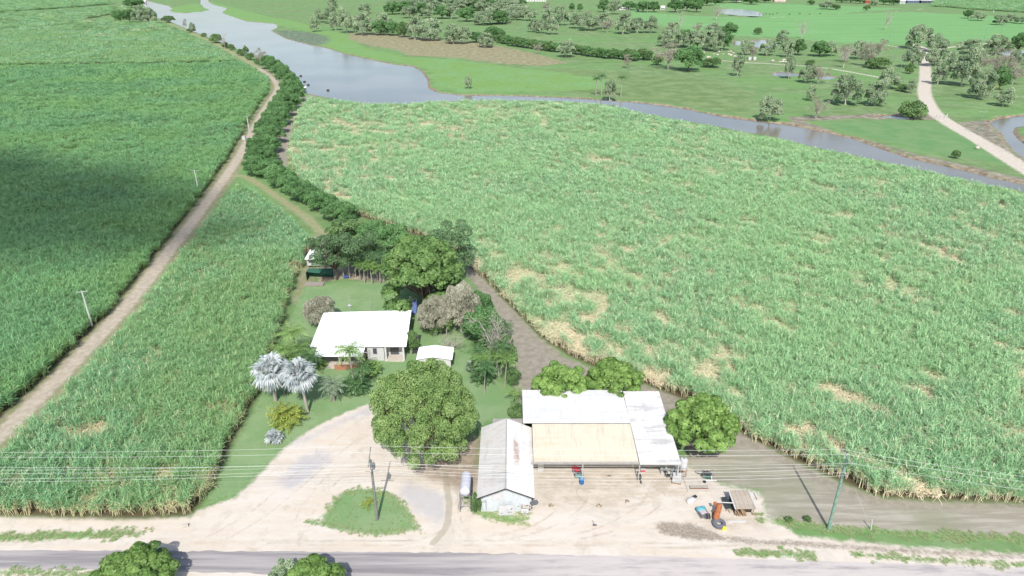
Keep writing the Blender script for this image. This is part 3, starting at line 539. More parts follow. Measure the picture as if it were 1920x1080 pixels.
def rosettes(rs, lobes, n, L, Wd, m=7, cull=.80, zmin=0., jit=.35):
    c = np.array([l[0] for l in lobes]); r = np.array([l[1] for l in lobes], float)
    if r.ndim == 1: r = np.repeat(r[:, None], 3, 1)
    wgt = r[:, 0]*r[:, 2]; k = rs.choice(len(c), n, p=wgt/wgt.sum()); d = unit(rs.normal(size=(n, 3))); d[:, 2] = np.where(d[:, 2] < -.35, -d[:, 2], d[:, 2])
    p = c[k]+d*r[k]*rs.uniform(.86, 1.06, n)[:, None]; keep = p[:, 2] > zmin
    for q in range(len(c)): keep &= ~(((((p-c[q])/r[q])**2).sum(1) < cull**2) & (k != q))
    p, d = p[keep], unit(d[keep]/r[k[keep]]+rs.normal(0, jit, (keep.sum(), 3))); n = len(p)
    a = unit(np.cross(d, np.array([.1, .2, 1.]))); b = np.cross(d, a); k = k[keep]; ti = np.clip(rs.normal(.5, .18, n)+rs.normal(0, .15, len(c))[k], 0, 1); Vs = []; T = []
    ph = rs.rand(n)*6.28
    for q in range(m):
        th = ph+q*6.283/m+rs.normal(0, .25, n); e = unit(a*np.cos(th)[:, None]+b*np.sin(th)[:, None]+d*rs.uniform(-.1, .55, n)[:, None]); s = unit(np.cross(e, d)); l = (L*rs.uniform(.7, 1.2, n))[:, None]
        Vs.append(np.stack([p, p+e*l*.5+s*Wd*.5, p+e*l-d*l*.15, p+e*l*.5-s*Wd*.5], 1)); T.append(np.clip(ti+rs.normal(0, .12, n), 0, 1))
    V = np.concatenate(Vs).reshape(-1, 3); return V, np.arange(len(V)).reshape(-1, 4), np.concatenate(T)
def dome_lobes(rs, n, R_, H, z0, lr, flat=1.0, ring=.45):
    out = [((0, 0, z0+H*.45), (R_*.62, R_*.62, H*.45))]
    for i in range(n):
        z = rs.uniform(-ring, 1); a = i*2.39996+rs.uniform(-.3, .3); q = math.sqrt(max(0, 1-z*z)) if z > 0 else 1-.25*abs(z)
        f = rs.uniform(.78, .93); l = lr*rs.uniform(.75, 1.25)
        out.append(((R_*f*q*math.cos(a), R_*f*q*math.sin(a), z0+H*.42+H*.50*f*z), (l, l, l*.85*flat)))
    return out
def limb_mesh(rs, lobes, z0, r0, frac=1., lean=(0, 0), th=1., twigs=0, nside=7, maxn=16):
    """trunk and limbs to the lobes, one mesh"""
    ps = []; top = np.array([lean[0]*.5, lean[1]*.5, max(z0, .4)]); P = np.array([(0, 0, -.15), (0, 0, .15), (top[0]*.35, top[1]*.35, top[2]*.5), tuple(top)])
    ps.append(tubeVF(P, np.array([r0*1.35, r0*1.1, r0*.9, r0*.75]), nside)); ls = list(lobes); rs.shuffle(ls)
    for c, r in ls[:maxn]:
        c = np.array(c, float); e = top+(c-top)*frac; m = top+(e-top)*.5+rs.normal(0, .12, 3)*np.linalg.norm(e-top)+np.array([0, 0, .08*np.linalg.norm(e-top)])
        Q = spline([top-np.array([0, 0, .2]), m, e], 4); ps.append(tubeVF(Q, np.linspace(r0*.5, r0*.10, len(Q))*th, 5))
        for t in range(twigs):
            s = Q[rs.randint(len(Q)//3, len(Q))]; d = unit(rs.normal(size=3)+unit(e-top)*.9+np.array([0, 0, .4])); l = np.linalg.norm(e-top)*rs.uniform(.25, .55)
            W = spline([s, s+d*l*.5+rs.normal(0, .07*l, 3), s+d*l+rs.normal(0, .1*l, 3)], 2); ps.append(tubeVF(W, np.linspace(r0*.16, r0*.05, len(W))*th, 4))
            for u in range(3):
                s2 = W[rs.randint(1, len(W))]; d2 = unit(d+rs.normal(0, .6, 3)); W2 = np.array([s2, s2+d2*l*.35]); ps.append(tubeVF(W2, np.array([r0*.07, r0*.03])*th, 3))
    Vs, Fs, n = [], [], 0
    for V, F in ps: Vs.append(V); Fs.append(F+n); n += len(V)
    return np.concatenate(Vs), np.concatenate(Fs)
bark = plain('bark_grey', C(150, 138, 122, .8), .95, var=.3, scale=3); bark_w = plain('bark_pale', C(226, 218, 206, .95), .9, var=.2, scale=2.5); bark_d = plain('bark_dark', C(112, 96, 80, .8), .95, var=.3)
palm_bark = plain('palm_bark', C(196, 190, 178, .9), .9, var=.2, scale=6)
LM = {
 'mango_near': leafmat('leaf_mango', C(96, 140, 62, 1.3), C(164, 198, 112, 1.7), .3, .5, .3),
 'mango': leafmat('leaf_mango_row', C(74, 122, 72, 1.35), C(134, 178, 112, 1.6), .25, .55, .3),
 'big': leafmat('leaf_big', C(106, 144, 76, 1.6), C(178, 204, 132, 1.75), .3, .55, .3),
 'fig': leafmat('leaf_fig', C(92, 136, 72, 1.3), C(150, 184, 110, 1.6), .3, .5, .3),
 'dark': leafmat('leaf_dark', C(82, 118, 76, 1.5), C(130, 160, 114, 1.6), .22, .6, .3),
 'scrub': leafmat('leaf_scrub', C(88, 128, 76, 1.35), C(140, 172, 108, 1.45), .22, .6, .3),
 'mela': leafmat('leaf_mela', C(108, 140, 102, 1.75), C(180, 194, 160, 1.95), .25, .65, .25),
 'grey': leafmat('leaf_grey', C(140, 142, 118, 1.6), C(206, 204, 184, 1.9), .25, .7, .2),
 'pale': leafmat('leaf_pale', C(154, 150, 130, 1.3), C(204, 198, 178, 1.4), .25, .7, .2),
 'yellow': leafmat('leaf_goldencane', C(96, 142, 50, 1.33), C(200, 208, 110, 1.47), .3, .55, .3),
 'palm': leafmat('leaf_palm', C(88, 144, 72, 1.2), C(168, 200, 112, 1.4), .25, .45, .45),
 'palmd': leafmat('leaf_palm_dark', C(74, 122, 74, 1.1), C(126, 168, 104, 1.35), .25, .45, .45),
 'date': leafmat('leaf_date', C(118, 150, 120, 1.30), C(196, 212, 178, 1.30), .2, .5, .4),
 'silver': leafmat('leaf_silver', C(168, 186, 186, 1.2), C(246, 250, 250, 1.35), .15, .5, .4),
}
def mk_crown(name, V, F, t, mat): return npmesh(name, V, F, [LM[mat]], {'tint': ('FACE', t)})
def mk_trunk(V, F, m): return npmesh('trunk', V, F, [m], smooth=True)
PROTO = {}
def proto(kind, r, h, crown, trunk): PROTO.setdefault(kind, []).append((r, h, crown, trunk))   # nominal crown radius and overall height
for s in range(4):      # round mango of the long row and far dark trees
    rs = np.random.RandomState(50+s); lb = [(tuple(np.array(c)+rs.normal(0, .25, 3)), r) for c, r in dome_lobes(rs, 40, 4., 6.0, .5, .95)]; V, F, t = leaves_on(rs, lb, 16000, .36, .2); proto('mango', 4.3, 6.4, mk_crown('crown', V, F, t, 'mango'), mk_trunk(*limb_mesh(rs, lb, 1.2, .22), bark))
for s in range(3):
    rs = np.random.RandomState(60+s); lb = [(tuple(np.array(c)+rs.normal(0, .2, 3)), r) for c, r in dome_lobes(rs, 80, 4.6, 6.6, .9, .80, ring=.4)]; V, F, t = rosettes(rs, lb, 12500, .25, .12, 6); proto('mango_near', 4.9, 7.2, mk_crown('crown', V, F, t, 'mango_near'), mk_trunk(*limb_mesh(rs, lb, 1.6, .25), bark))
rs = np.random.RandomState(70); lb = [(tuple(np.array(c)+rs.normal(0, .42, 3)), r) for c, r in dome_lobes(rs, 170, 8.2, 11.2, .4, 1.0, ring=.5)]
V, F, t = leaves_on(rs, lb, 125000, .32, .12, jit=.8, up=.3, cull=.78); proto('big', 8.9, 12., mk_crown('crown', V, F, t, 'big'), mk_trunk(*limb_mesh(rs, lb, 2.2, .5, maxn=24), bark))
rs = np.random.RandomState(71); lb = [l for l in dome_lobes(rs, 80, 5.9, 8.5, 3.0, 1.15, ring=.2)]
lb += [((5.2*math.cos(a), 5.2*math.sin(a), rs.uniform(1.2, 4.2)), (1.25, 1.25, 1.0)) for a in rs.uniform(0, 6.28, 34)]
V, F, t = rosettes(rs, lb, 20000, .29, .14, 6); proto('fig', 6.6, 12., mk_crown('crown', V, F, t, 'fig'), mk_trunk(*limb_mesh(rs, lb, 2.6, .4, maxn=24), bark))
for s in range(3):      # dark spreading tree in loose layers
    rs = np.random.RandomState(80+s); lb = [((rs.normal(0, 2.2), rs.normal(0, 2.2), 2.2+4.6*rs.rand()), (rs.uniform(1., 1.9),)*2+(rs.uniform(.5, .8),)) for _ in range(34)]
    V, F, t = leaves_on(rs, lb, 13000, .34, .16, up=.6, cull=.6); proto('dark', 4.6, 7.2, mk_crown('crown', V, F, t, 'dark'), mk_trunk(*limb_mesh(rs, lb, 1.8, .25), bark_d))
for s in range(3):
    rs = np.random.RandomState(90+s); lb = dome_lobes(rs, 22, 3.0, 4.2, .1, 1.1, ring=.5); V, F, t = leaves_on(rs, lb, 6500, .42, .24, jit=1.); proto('scrub', 3.5, 4.6, mk_crown('crown', V, F, t, 'scrub'), mk_trunk(*limb_mesh(rs, lb, .6, .14), bark))
for s in range(4):      # paperbark: billowy grey-green heads, gaps, pale limbs
    rs = np.random.RandomState(100+s); lb = dome_lobes(rs, 26, 4.2, 8.2, .9, 1.35, ring=.75)
    lb = [(tuple(np.array(c)+rs.normal(0, .35, 3)), (r[0]*rs.uniform(.7, 1.1),)*2+(r[2]*rs.uniform(.8, 1.3),)) for c, r in lb[1:]]
    V, F, t = leaves_on(rs, lb, 11000, .50, .26, jit=.8, cull=.7, zmin=.3); proto('mela', 5.0, 9.4, mk_crown('crown', V, F, t, 'mela'), mk_trunk(*limb_mesh(rs, lb, 2.2, .24, lean=(rs.normal(0, .8), 0)), bark_w))
for s in range(3):      # weeping grey tree, leaves hang in strings
    rs = np.random.RandomState(110+s); lb = dome_lobes(rs, 46, 3.4, 5.6, .8, .85, ring=.45); V, F, t = leaves_on(rs, lb, 19000, .42, .09, jit=.7, aspect_dir=(0, 0, 1), cull=.55); proto('grey', 3.9, 6.8, mk_crown('crown', V, F, t, 'grey'), mk_trunk(*limb_mesh(rs, lb, 1.6, .22), bark_w))
for s in range(3):      # nearly leafless pale tree
    rs = np.random.RandomState(120+s); lb = [((rs.normal(0, 1.9), rs.normal(0, 1.5), rs.uniform(3., 7.6)), (.8, .8, .8)) for _ in range(18)]
    V, F, t = leaves_on(rs, lb, 420, .26, .12, jit=1., cull=.2); proto('pale', 3.6, 8., mk_crown('crown', V, F, t, 'pale'), mk_trunk(*limb_mesh(rs, lb, 2.0, .17, twigs=6, th=1.15, maxn=18), bark_w))
for s in range(2):      # thin greyish tree with a light haze of leaf
    rs = np.random.RandomState(130+s); lb = [((rs.normal(0, 2.0), rs.normal(0, 2.0), rs.uniform(3., 7.4)), (1.2, 1.2, 1.)) for _ in range(18)]
    V, F, t = leaves_on(rs, lb, 3600, .34, .15, jit=1., cull=.3); proto('thin', 4.2, 8.2, mk_crown('crown', V, F, t, 'pale'), mk_trunk(*limb_mesh(rs, lb, 2.0, .2, twigs=3, th=1.1), bark_w))
def wild(n, R_, H, mat, seed, L=1.1, Wd=.10, nm='yellow'):
    """clump of arching strap leaves"""
    rs = np.random.RandomState(seed); V, F, t = blades(rs, n, H*.9, L, Wd, lean=(.8, 1.5), spread=R_*.7, seg=3); return V, F, t
# ---- palms
def frond(rs, L, nl, ll, lw, az, el, droop, o, V, F, T, tint, mode='feather'):
    k = 9; p = np.array(o, float); pts = [p.copy()]
    for i in range(k):
        e = el-droop*((i+.5)/k)**1.3; d = np.array([math.cos(az)*math.cos(e), math.sin(az)*math.cos(e), math.sin(e)]); p = p+d*L/k; pts.append(p.copy())
    P = np.array(pts); tv, tf = tubeVF(P, np.linspace(.035, .008, len(P)), 3); F.append(tf+sum(len(v) for v in V)); V.append(tv); T.append(np.full(len(tf), .95))
    ts = np.linspace(.12, .99, nl); idx = ts*k; i0 = np.minimum(idx.astype(int), k-1); fr = idx-i0; c = P[i0]*(1-fr)[:, None]+P[i0+1]*fr[:, None]; tg = unit(P[i0+1]-P[i0])
    sd_ = np.array([-math.sin(az), math.cos(az), 0]); up_ = np.cross(tg, sd_)
    for sg in (-1, 1):
        d = unit(sg*sd_*1.0+tg*.55-np.array([0, 0, .35])+rs.normal(0, .13, (nl, 3))); l = (ll*np.sin(np.pi*np.clip(ts*.92+.08, 0, 1))**.6)[:, None]; s = unit(np.cross(d, np.array([0, 0, 1.])+rs.normal(0, .4, (nl, 3))))*lw
        q = np.stack([c-s*.4, c+d*l*.45+s*.5, c+d*l-np.array([0, 0, .25])*l, c+d*l*.45-s*.5], 1).reshape(-1, 3)
        F.append(np.arange(len(q)).reshape(-1, 4)+sum(len(v) for v in V)); V.append(q); T.append(np.clip(tint+rs.normal(0, .15, nl), 0, 1))
def feather_head(seed, nf, L, ll, lw, nl=26, top=(0, 0, 0), droop=(1.1, 1.7), el=(.1, 1.25)):
    rs = np.random.RandomState(seed); V, F, T = [], [], []
    for i in range(nf):
        f = (i+.5)/nf; frond(rs, L*rs.uniform(.85, 1.1), nl, ll, lw, i*2.39996+rs.normal(0, .15), el[1]+(el[0]-el[1])*f, rs.uniform(*droop), top, V, F, T, .35+.4*rs.rand())
    return np.concatenate(V), np.concatenate(F), np.concatenate(T)
def fan_head(seed, nf, pet, Rf, top=(0, 0, 0), el=(-.9, 1.45), nseg=26):
    rs = np.random.RandomState(seed); V, F, T = [], [], []; n = 0
    for i in range(nf):
        f = (i+.5)/nf; az = i*2.39996+rs.normal(0, .3); e = el[1]+(el[0]-el[1])*f**.9+rs.normal(0, .16); d = np.array([math.cos(az)*math.cos(e), math.sin(az)*math.cos(e), math.sin(e)]); o = np.array(top, float); c = o+d*pet*rs.uniform(.85, 1.1)
        tv, tf = tubeVF(np.array([o, c]), np.array([.05, .03]), 4); F.append(tf+n); V.append(tv); n += len(tv); T.append(np.full(len(tf), .9))
        s = np.array([-math.sin(az), math.cos(az), 0]); u = np.cross(d, s); fold = .45; tn = .25+.5*rs.rand(); R2 = Rf*rs.uniform(.85, 1.08)
        for q in range(nseg):
            a = (q/(nseg-1)-.5)*4.0; dd = d*math.cos(a)+s*math.sin(a)-u*fold*abs(math.sin(a)) ; dd /= np.linalg.norm(dd); w_ = np.cross(dd, u); w_ /= np.linalg.norm(w_)+1e-9
            l = R2*(.7+.3*math.cos(a))*rs.uniform(.8, 1.1); wd = R2*.105*(1+.15*rs.randn()); z = np.array([0, 0, -.30*l*(.5+rs.rand())]); zig = u*.03*(1 if q % 2 else -1)
            q4 = np.array([c, c+dd*l*.62+w_*wd*.5+zig, c+dd*l+z, c+dd*l*.62-w_*wd*.5-zig]); V.append(q4); F.append(np.array([[0, 1, 2, 3]])+n); n += 4; T.append(np.array([np.clip(tn+rs.normal(0, .2), 0, 1)]))
    return np.concatenate(V), np.concatenate(F), np.concatenate(T)
def palm_trunk(h, r, bend=(0, 0), rings=True):
    P = spline([(0, 0, -.1), (bend[0]*.25, bend[1]*.25, h*.4), (bend[0], bend[1], h)], 5); return tubeVF(P, np.linspace(r*1.35, r*.85, len(P)), 8)

def fit(x0, y0, x1, y1, clear=0.):
    """place an ellipsoid crown so that it fills that stretch of the view; returns foot, radius, overall height"""
    cx, cy = (x0+x1)/2, (y0+y1)/2; dep_ = math.atan2((cy-540), FPX)+_t; b = G(cx, cy, 2.); 
    for _ in range(4):
        m = pxm(b); r = (x1-x0)/2*m; hm = (y1-y0)/2*m; q = hm*hm-(r*math.sin(dep_))**2
        rz = max(math.sqrt(max(q, 0))/math.cos(dep_), .42*r); zc = clear+rz; b = G(cx, cy, zc)
    return np.array([b[0], b[1], 0.]), r, zc+rz
def tree(kind, bb, label, cat='tree', group=None, clear=0., name='tree', var=None, seed=0):
    f, r, h = fit(*bb, clear=clear); rr = random.Random(int(bb[0]*7+bb[1]*13+seed)); P = PROTO[kind]; pr, ph, cm, tm = P[rr.randrange(len(P)) if var is None else var]
    e = empty(name, tuple(f), 0, label, cat, group)
    if kind not in ('pale', 'big', 'fig'): e.rotation_euler[2] = rr.uniform(0, 6.28)
    e.scale = (r/pr, r/pr, h/ph)
    link('trunk', tm, e); link('crown', cm, e); return e
ORD = ['first', 'second', 'third', 'fourth', 'fifth', 'sixth', 'seventh', 'eighth', 'ninth', 'tenth', 'eleventh', 'twelfth', 'thirteenth', 'fourteenth', 'fifteenth', 'sixteenth', 'seventeenth', 'eighteenth', 'nineteenth', 'twentieth',
       'twenty-first', 'twenty-second', 'twenty-third', 'twenty-fourth', 'twenty-fifth', 'twenty-sixth', 'twenty-seventh', 'twenty-eighth', 'twenty-ninth', 'thirtieth', 'thirty-first', 'thirty-second', 'thirty-third', 'thirty-fourth', 'thirty-fifth']
def grove(where, group, items, look, name, frm='from the left'):
    """items: (kind, x0, y0, x1, y1[, clear]); each label says the look, the place and its turn in the group"""
    for i, it in enumerate(items):
        kd = it[0]; tree(kd, it[1:5], f"{ORD[i]} {look.get(kd, kd+' tree')} {frm} {where}", 'tree', group, it[5] if len(it) > 5 else {'mela': 1.2, 'thin': 1.5, 'pale': 2}.get(kd, 0), name)
def bysort(items, key=1): 
    out = {}
    for it in sorted(items, key=lambda q: q[1]+q[3]): out.setdefault(it[0], []).append(it)
    return out
def groves(where, group, items, look, name='tree'):
    for kd, its in bysort(items).items():
        nm = {'mela': 'paperbark_tree', 'mango': 'round_tree', 'dark': 'dark_tree', 'scrub': 'shrub', 'thin': 'sparse_tree', 'pale': 'bare_tree', 'grey': 'grey_tree'}.get(kd, name); grove(where, group, its, look, nm)
LOOK = {'mela': 'billowy grey-green tree', 'mango': 'round dark green tree', 'dark': 'loose dark tree', 'scrub': 'low green shrub', 'thin': 'thin pinkish grey tree', 'pale': 'leafless pale tree', 'grey': 'drooping grey tree'}
# ---- the single trees round the yard
tree('big', (686, 655, 906, 874), 'huge broad light green tree spreading over the driveway beside the long gabled shed', name='shade_tree', clear=.1)
tree('mango_near', (997, 677, 1102, 749), 'round bright green tree behind the white roof, left of the pair', name='mango_tree', group='round trees by the sheds', var=0, clear=2.4)
tree('mango_near', (1096, 669, 1209, 744), 'round bright green tree behind the white roof, right of the pair', name='mango_tree', group='round trees by the sheds', var=1, clear=2.4)
tree('mango_near', (1250, 740, 1386, 856), 'round bright green tree standing right of the white roof corner beside the cane', name='mango_tree', group='round trees by the sheds', var=2, clear=.3)
tree('fig', (712, 432, 872, 592), 'tall domed green tree behind the house lawn', name='fig_tree', clear=.2)
tree('dark', (795, 422, 888, 528), 'dark grey-green tree against the cane behind the tall domed tree', name='dark_tree', clear=1.)
tree('dark', (586, 430, 665, 520), 'dark feathery spreading tree beside the green shade cloth', name='dark_tree', clear=1.)
tree('dark', (628, 436, 705, 512), 'dark spreading tree behind the palm trunks at the lawn end', name='dark_tree', clear=1.)
tree('scrub', (612, 408, 684, 446), 'dusty yellow-grey bushy tree at the end of the side track', name='dusty_tree')
tree('mango', (668, 412, 732, 462), 'green tree at the house end of the row above the feathery tree', name='round_tree')
tree('mango', (700, 418, 768, 476), 'rounded green tree touching the tall domed tree on its left', name='round_tree')
tree('scrub', (668, 455, 728, 500), 'tangled green bush behind the palms at the end of the lawn', name='shrub')
tree('grey', (566, 550, 634, 614), 'round pinkish grey bushy tree at the back left corner of the white house', name='grey_tree', var=0)
tree('grey', (780, 548, 850, 630), 'brownish grey weeping tree on the lawn right of the house', name='grey_tree', var=1)
tree('grey', (824, 522, 902, 618), 'tall brownish grey weeping tree with a pale trunk beside the brown earth', name='grey_tree', var=2, clear=.9)
tree('mango', (876, 545, 925, 600), 'mid green tree between the weeping grey tree and the brown earth', name='round_tree')
tree('mango', (866, 575, 945, 650), 'bushy bright green tree in the garden right of the white shed', name='round_tree')
tree('pale', (900, 588, 962, 692), 'grey twiggy tree with bare branches among the garden palms', name='bare_tree', var=0)
tree('scrub', (918, 625, 968, 682), 'leafy green shrub under the bare tree at the brown earth edge', name='shrub')
tree('pale', (815, 622, 866, 662), 'small leafless white tree behind the little white shed', name='bare_tree', var=1, clear=.6)
tree('scrub', (803, 592, 836, 622), 'small dark bushy tree in front of the weeping grey tree', name='shrub', clear=.8)
tree('scrub', (948, 690, 978, 722), 'low dark bush at the lower garden edge of the brown earth', name='shrub')
tree('scrub', (938, 652, 970, 684), 'mid green bush beside the bare tree at the brown earth', name='shrub')
tree('mango', (884, 598, 926, 640), 'round green tree behind the bare tree in the garden', name='round_tree')
tree('scrub', (700, 545, 740, 572), 'low spreading bush under the left side of the tall domed tree', name='shrub') if False else None
tree('scrub', (952, 755, 984, 784), 'leafy green shrub against the left wall of the white roofed shed', name='shrub')
tree('scrub', (760, 620, 786, 650), 'pale flowered small tree at the front right corner of the house', name='shrub', clear=.8)
tree('mango_near', (172, 1022, 322, 1130), 'bright green round tree on the near side of the road at lower left', name='roadside_tree', var=1, group='trees on the near side of the road', clear=.8)
tree('mango_near', (512, 1043, 650, 1150), 'bright green tree cut by the lower edge of the photo beside a dusty one', name='roadside_tree', var=2, group='trees on the near side of the road', clear=.8)
tree('mela', (500, 1052, 566, 1120), 'dusty grey-green tree cut by the lower edge of the photo', name='roadside_tree', group='trees on the near side of the road', clear=.2)
for q, (x, y, w_) in enumerate([(1480, 976, 14), (1514, 975, 15)]):
    tree('scrub', (x-w_/2, y-9, x+w_/2, y+4), ['dark weed tuft on the green verge, left of two', 'dark weed tuft on the green verge nearer the green pole'][q], 'weed', name='weed')
tree('scrub', (884, 925, 902, 962), 'bright green weeds at the left corner of the gabled shed', 'weed', name='weed')
# ---- the long row beside the farm track, from the house end outwards
row = [(647, 398, 50), (624, 393, 48), (596, 375, 50), (616, 380, 40), (563, 358, 50), (582, 366, 42), (541, 345, 48), (519, 329, 50), (538, 336, 40), (497, 316, 46), (512, 312, 44), (480, 310, 46), (480, 290, 44), (501, 290, 44), (484, 272, 42), (504, 270, 44), (494, 252, 42), (512, 252, 42),
       (500, 236, 40), (518, 234, 40), (508, 220, 40), (526, 218, 40), (520, 204, 40), (538, 204, 38), (530, 190, 38), (546, 190, 36), (537, 176, 36), (553, 176, 34), (540, 163, 34), (555, 162, 32), (545, 149, 32), (535, 143, 34), (527, 131, 32), (515, 123, 32), (502, 116, 30)]
for q, (x, y, w_) in enumerate(row):
    w_ *= .92+.16*((q*37) % 10)/10; h_ = w_*.80; tree('mango', (x-w_/2, y-h_/2, x+w_/2, y+h_/2), f"{ORD[q]} round dark green tree from the house end of the row along the track", group='trees in the row along the farm track', name='mango_tree')
groves('on the left river bank', 'trees on the left river bank', [('thin', 478, 91, 498, 119), ('scrub', 455, 86, 466, 100), ('scrub', 392, 64, 416, 80), ('scrub', 416, 79, 429, 90), ('scrub', 427, 83, 440, 94), ('pale', 413, 62, 426, 86), ('mela', 354, 40, 366, 58), ('thin', 342, 36, 351, 52),
    ('scrub', 303, 30, 327, 42), ('scrub', 350, 54, 366, 60), ('scrub', 376, 62, 388, 69), ('scrub', 444, 92, 458, 104), ('scrub', 460, 99, 478, 112), ('scrub', 476, 108, 492, 120)], LOOK)
groves('in the clump by the white hut', 'trees in the clump at upper left', [('mango', 209, 19, 238, 41), ('mango', 228, 18, 254, 41), ('mela', 244, 10, 272, 41), ('mela', 262, 12, 293, 41), ('mango', 233, -3, 258, 14), ('mango', 250, -3, 270, 13)], LOOK)
groves('behind the brown reeds', 'trees behind the brown reeds', [('mela', 579, 30, 599, 56), ('mela', 586, 16, 611, 39), ('mela', 603, 10, 632, 41), ('mela', 616, 23, 640, 53), ('mela', 632, 15, 664, 58), ('mela', 657, 22, 699, 62), ('mango', 695, 38, 730, 65), ('mela', 702, 24, 738, 58), ('mango', 722, 40, 750, 66), ('scrub', 744, 42, 770, 69),
    ('mela', 760, 29, 794, 70), ('mela', 783, 32, 831, 72), ('mela', 830, 43, 868, 78), ('mela', 850, 45, 882, 78), ('mela', 613, -3, 633, 12), ('mela', 672, 5, 696, 23), ('mango', 878, 60, 908, 79), ('mela', 895, 60, 928, 85), ('mango', 908, 50, 948, 76)], LOOK)
rg = random.Random(5); band = []
for q in range(34):
    u = rg.random(); v = rg.random(); x = 735+235*u+rg.uniform(-6, 6); y0 = 26+24*u; y = y0-v*(14+20*min(1, u*2.2)); s = (y+88)/132
    band.append(('mela' if rg.random() < .8 else 'mango', x-19*s, y-23*s, x+19*s, y+3))
band.sort(key=lambda b: b[2]+b[4])
groves('in the grey wood beyond the river', 'trees in the wood beyond the river', band, LOOK)
rg = random.Random(8); bk = []
for q in range(26):
    u = rg.random(); x = 745+225*u; y = 6+rg.random()*13; bk.append(('mela' if rg.random() < .85 else 'mango', x-15, y-15, x+15, y+3))
bk.sort(key=lambda b: b[2]+b[4]); groves('at the back of the grey wood', 'trees at the back of the grey wood', bk, LOOK)
groves('in the belt right of the grey wood', 'trees in the belt at the top middle', [('mela', 977, 12, 1009, 36), ('thin', 1016, 6, 1033, 19), ('mela', 988, 35, 1009, 57), ('mela', 1004, 33, 1028, 59), ('mela', 1022, 34, 1049, 61), ('mela', 1014, 14, 1045, 40), ('mela', 1038, 10, 1069, 44), ('mela', 1067, 24, 1100, 50), ('mela', 1084, 22, 1125, 54),
    ('mela', 1113, 22, 1148, 51), ('thin', 1127, 37, 1151, 57), ('mela', 1152, 22, 1186, 60), ('mela', 1180, 30, 1212, 58), ('mela', 1205, 30, 1236, 58), ('mango', 1067, 6, 1078, 21), ('mango', 1082, 7, 1093, 21), ('mango', 1120, 0, 1144, 22), ('mela', 1138, -2, 1166, 24), ('mango', 1165, 3, 1195, 18), ('mango', 1192, 2, 1220, 22), ('mango', 1215, 3, 1238, 22)], LOOK)
hd = []
for q in range(26):
    u = q/25; x = 940+250*u; y = 74+33*u**.8+rg.uniform(-1, 1); hd.append(('mango' if q % 3 else 'scrub', x-11, y-10, x+11, y+7))
groves('in the hedge beyond the brown reeds', 'bushes in the long hedge', hd, {**LOOK, 'mango': 'dark green bush', 'scrub': 'mid green bush'})
groves('in the paddock past the reeds', 'trees scattered in the middle paddock', [('thin', 1002, 80, 1017, 97), ('mela', 1044, 75, 1079, 103), ('mela', 1232, 57, 1256, 83), ('mela', 1245, 54, 1280, 86), ('mango', 1268, 56, 1298, 87), ('mela', 1249, 39, 1276, 57), ('mela', 1280, 54, 1312, 87), ('thin', 1299, 43, 1318, 59),
    ('mela', 1304, 52, 1340, 89), ('mela', 1325, 54, 1358, 92), ('mango', 1345, 60, 1373, 93), ('mango', 1356, 43, 1384, 67), ('mela', 1322, 43, 1356, 58), ('thin', 1231, 82, 1278, 124), ('mango', 1266, 86, 1319, 133), ('scrub', 1316, 108, 1354, 126), ('scrub', 1164, 92, 1196, 112), ('scrub', 1190, 92, 1226, 112), ('scrub', 1222, 104, 1245, 122),
    ('thin', 1167, 103, 1186, 123), ('pale', 1272, 22, 1284, 47), ('pale', 1332, 12, 1358, 33), ('scrub', 1413, 52, 1429, 64), ('mela', 1456, 55, 1481, 79), ('mela', 1387, 72, 1416, 99), ('mela', 1424, 73, 1456, 100), ('thin', 1401, 88, 1424, 106), ('mela', 1374, 98, 1397, 138), ('mela', 870, 140, 885, 157, 2.5)], LOOK)
groves('along the top edge', 'trees along the top edge', [('mango', 1252, -2, 1282, 22), ('mango', 1278, -4, 1300, 20), ('mango', 1294, -2, 1320, 22), ('mango', 1316, -6, 1336, 10), ('mango', 1332, -6, 1352, 9), ('mango', 1393, -5, 1424, 7), ('mela', 1536, 2, 1566, 15), ('scrub', 1559, 8, 1576, 18), ('mango', 1568, -6, 1590, 5), ('mango', 1586, -6, 1606, 5), ('mango', 1603, -6, 1624, 6),
    ('mela', 1631, 0, 1649, 9), ('mango', 1648, -6, 1668, 8), ('mango', 1665, -6, 1688, 9), ('scrub', 1619, 10, 1632, 19), ('scrub', 1514, 0, 1528, 9), ('mango', 1700, -8, 1722, 4), ('mango', 940, -6, 968, 12), ('mango', 960, -3, 988, 14), ('mango', 1424, -6, 1446, 4), ('mango', 1340, -8, 1366, 5), ('mango', 1366, -8, 1396, 4)], LOOK)
groves('in the far right paddock', 'trees in the far right paddock', [('mango', 1807, 19, 1826, 34), ('mela', 1822, 22, 1849, 36), ('mela', 1864, 28, 1891, 44), ('mela', 1884, 26, 1910, 40), ('mela', 1905, 30, 1930, 42), ('pale', 1656, 23, 1673, 51), ('pale', 1496, 40, 1517, 67), ('mela', 1464, 73, 1492, 103), ('mango', 1484, 74, 1512, 103), ('mango', 1521, 77, 1556, 105), ('mela', 1549, 78, 1573, 101),
    ('pale', 1571, 85, 1601, 120), ('thin', 1574, 84, 1600, 112), ('mela', 1600, 76, 1632, 107), ('thin', 1611, 82, 1643, 119), ('thin', 1634, 74, 1664, 106), ('scrub', 1624, 108, 1668, 128), ('mela', 1796, 72, 1841, 97), ('mela', 1849, 64, 1896, 99), ('mango', 1896, 62, 1930, 99)], LOOK)
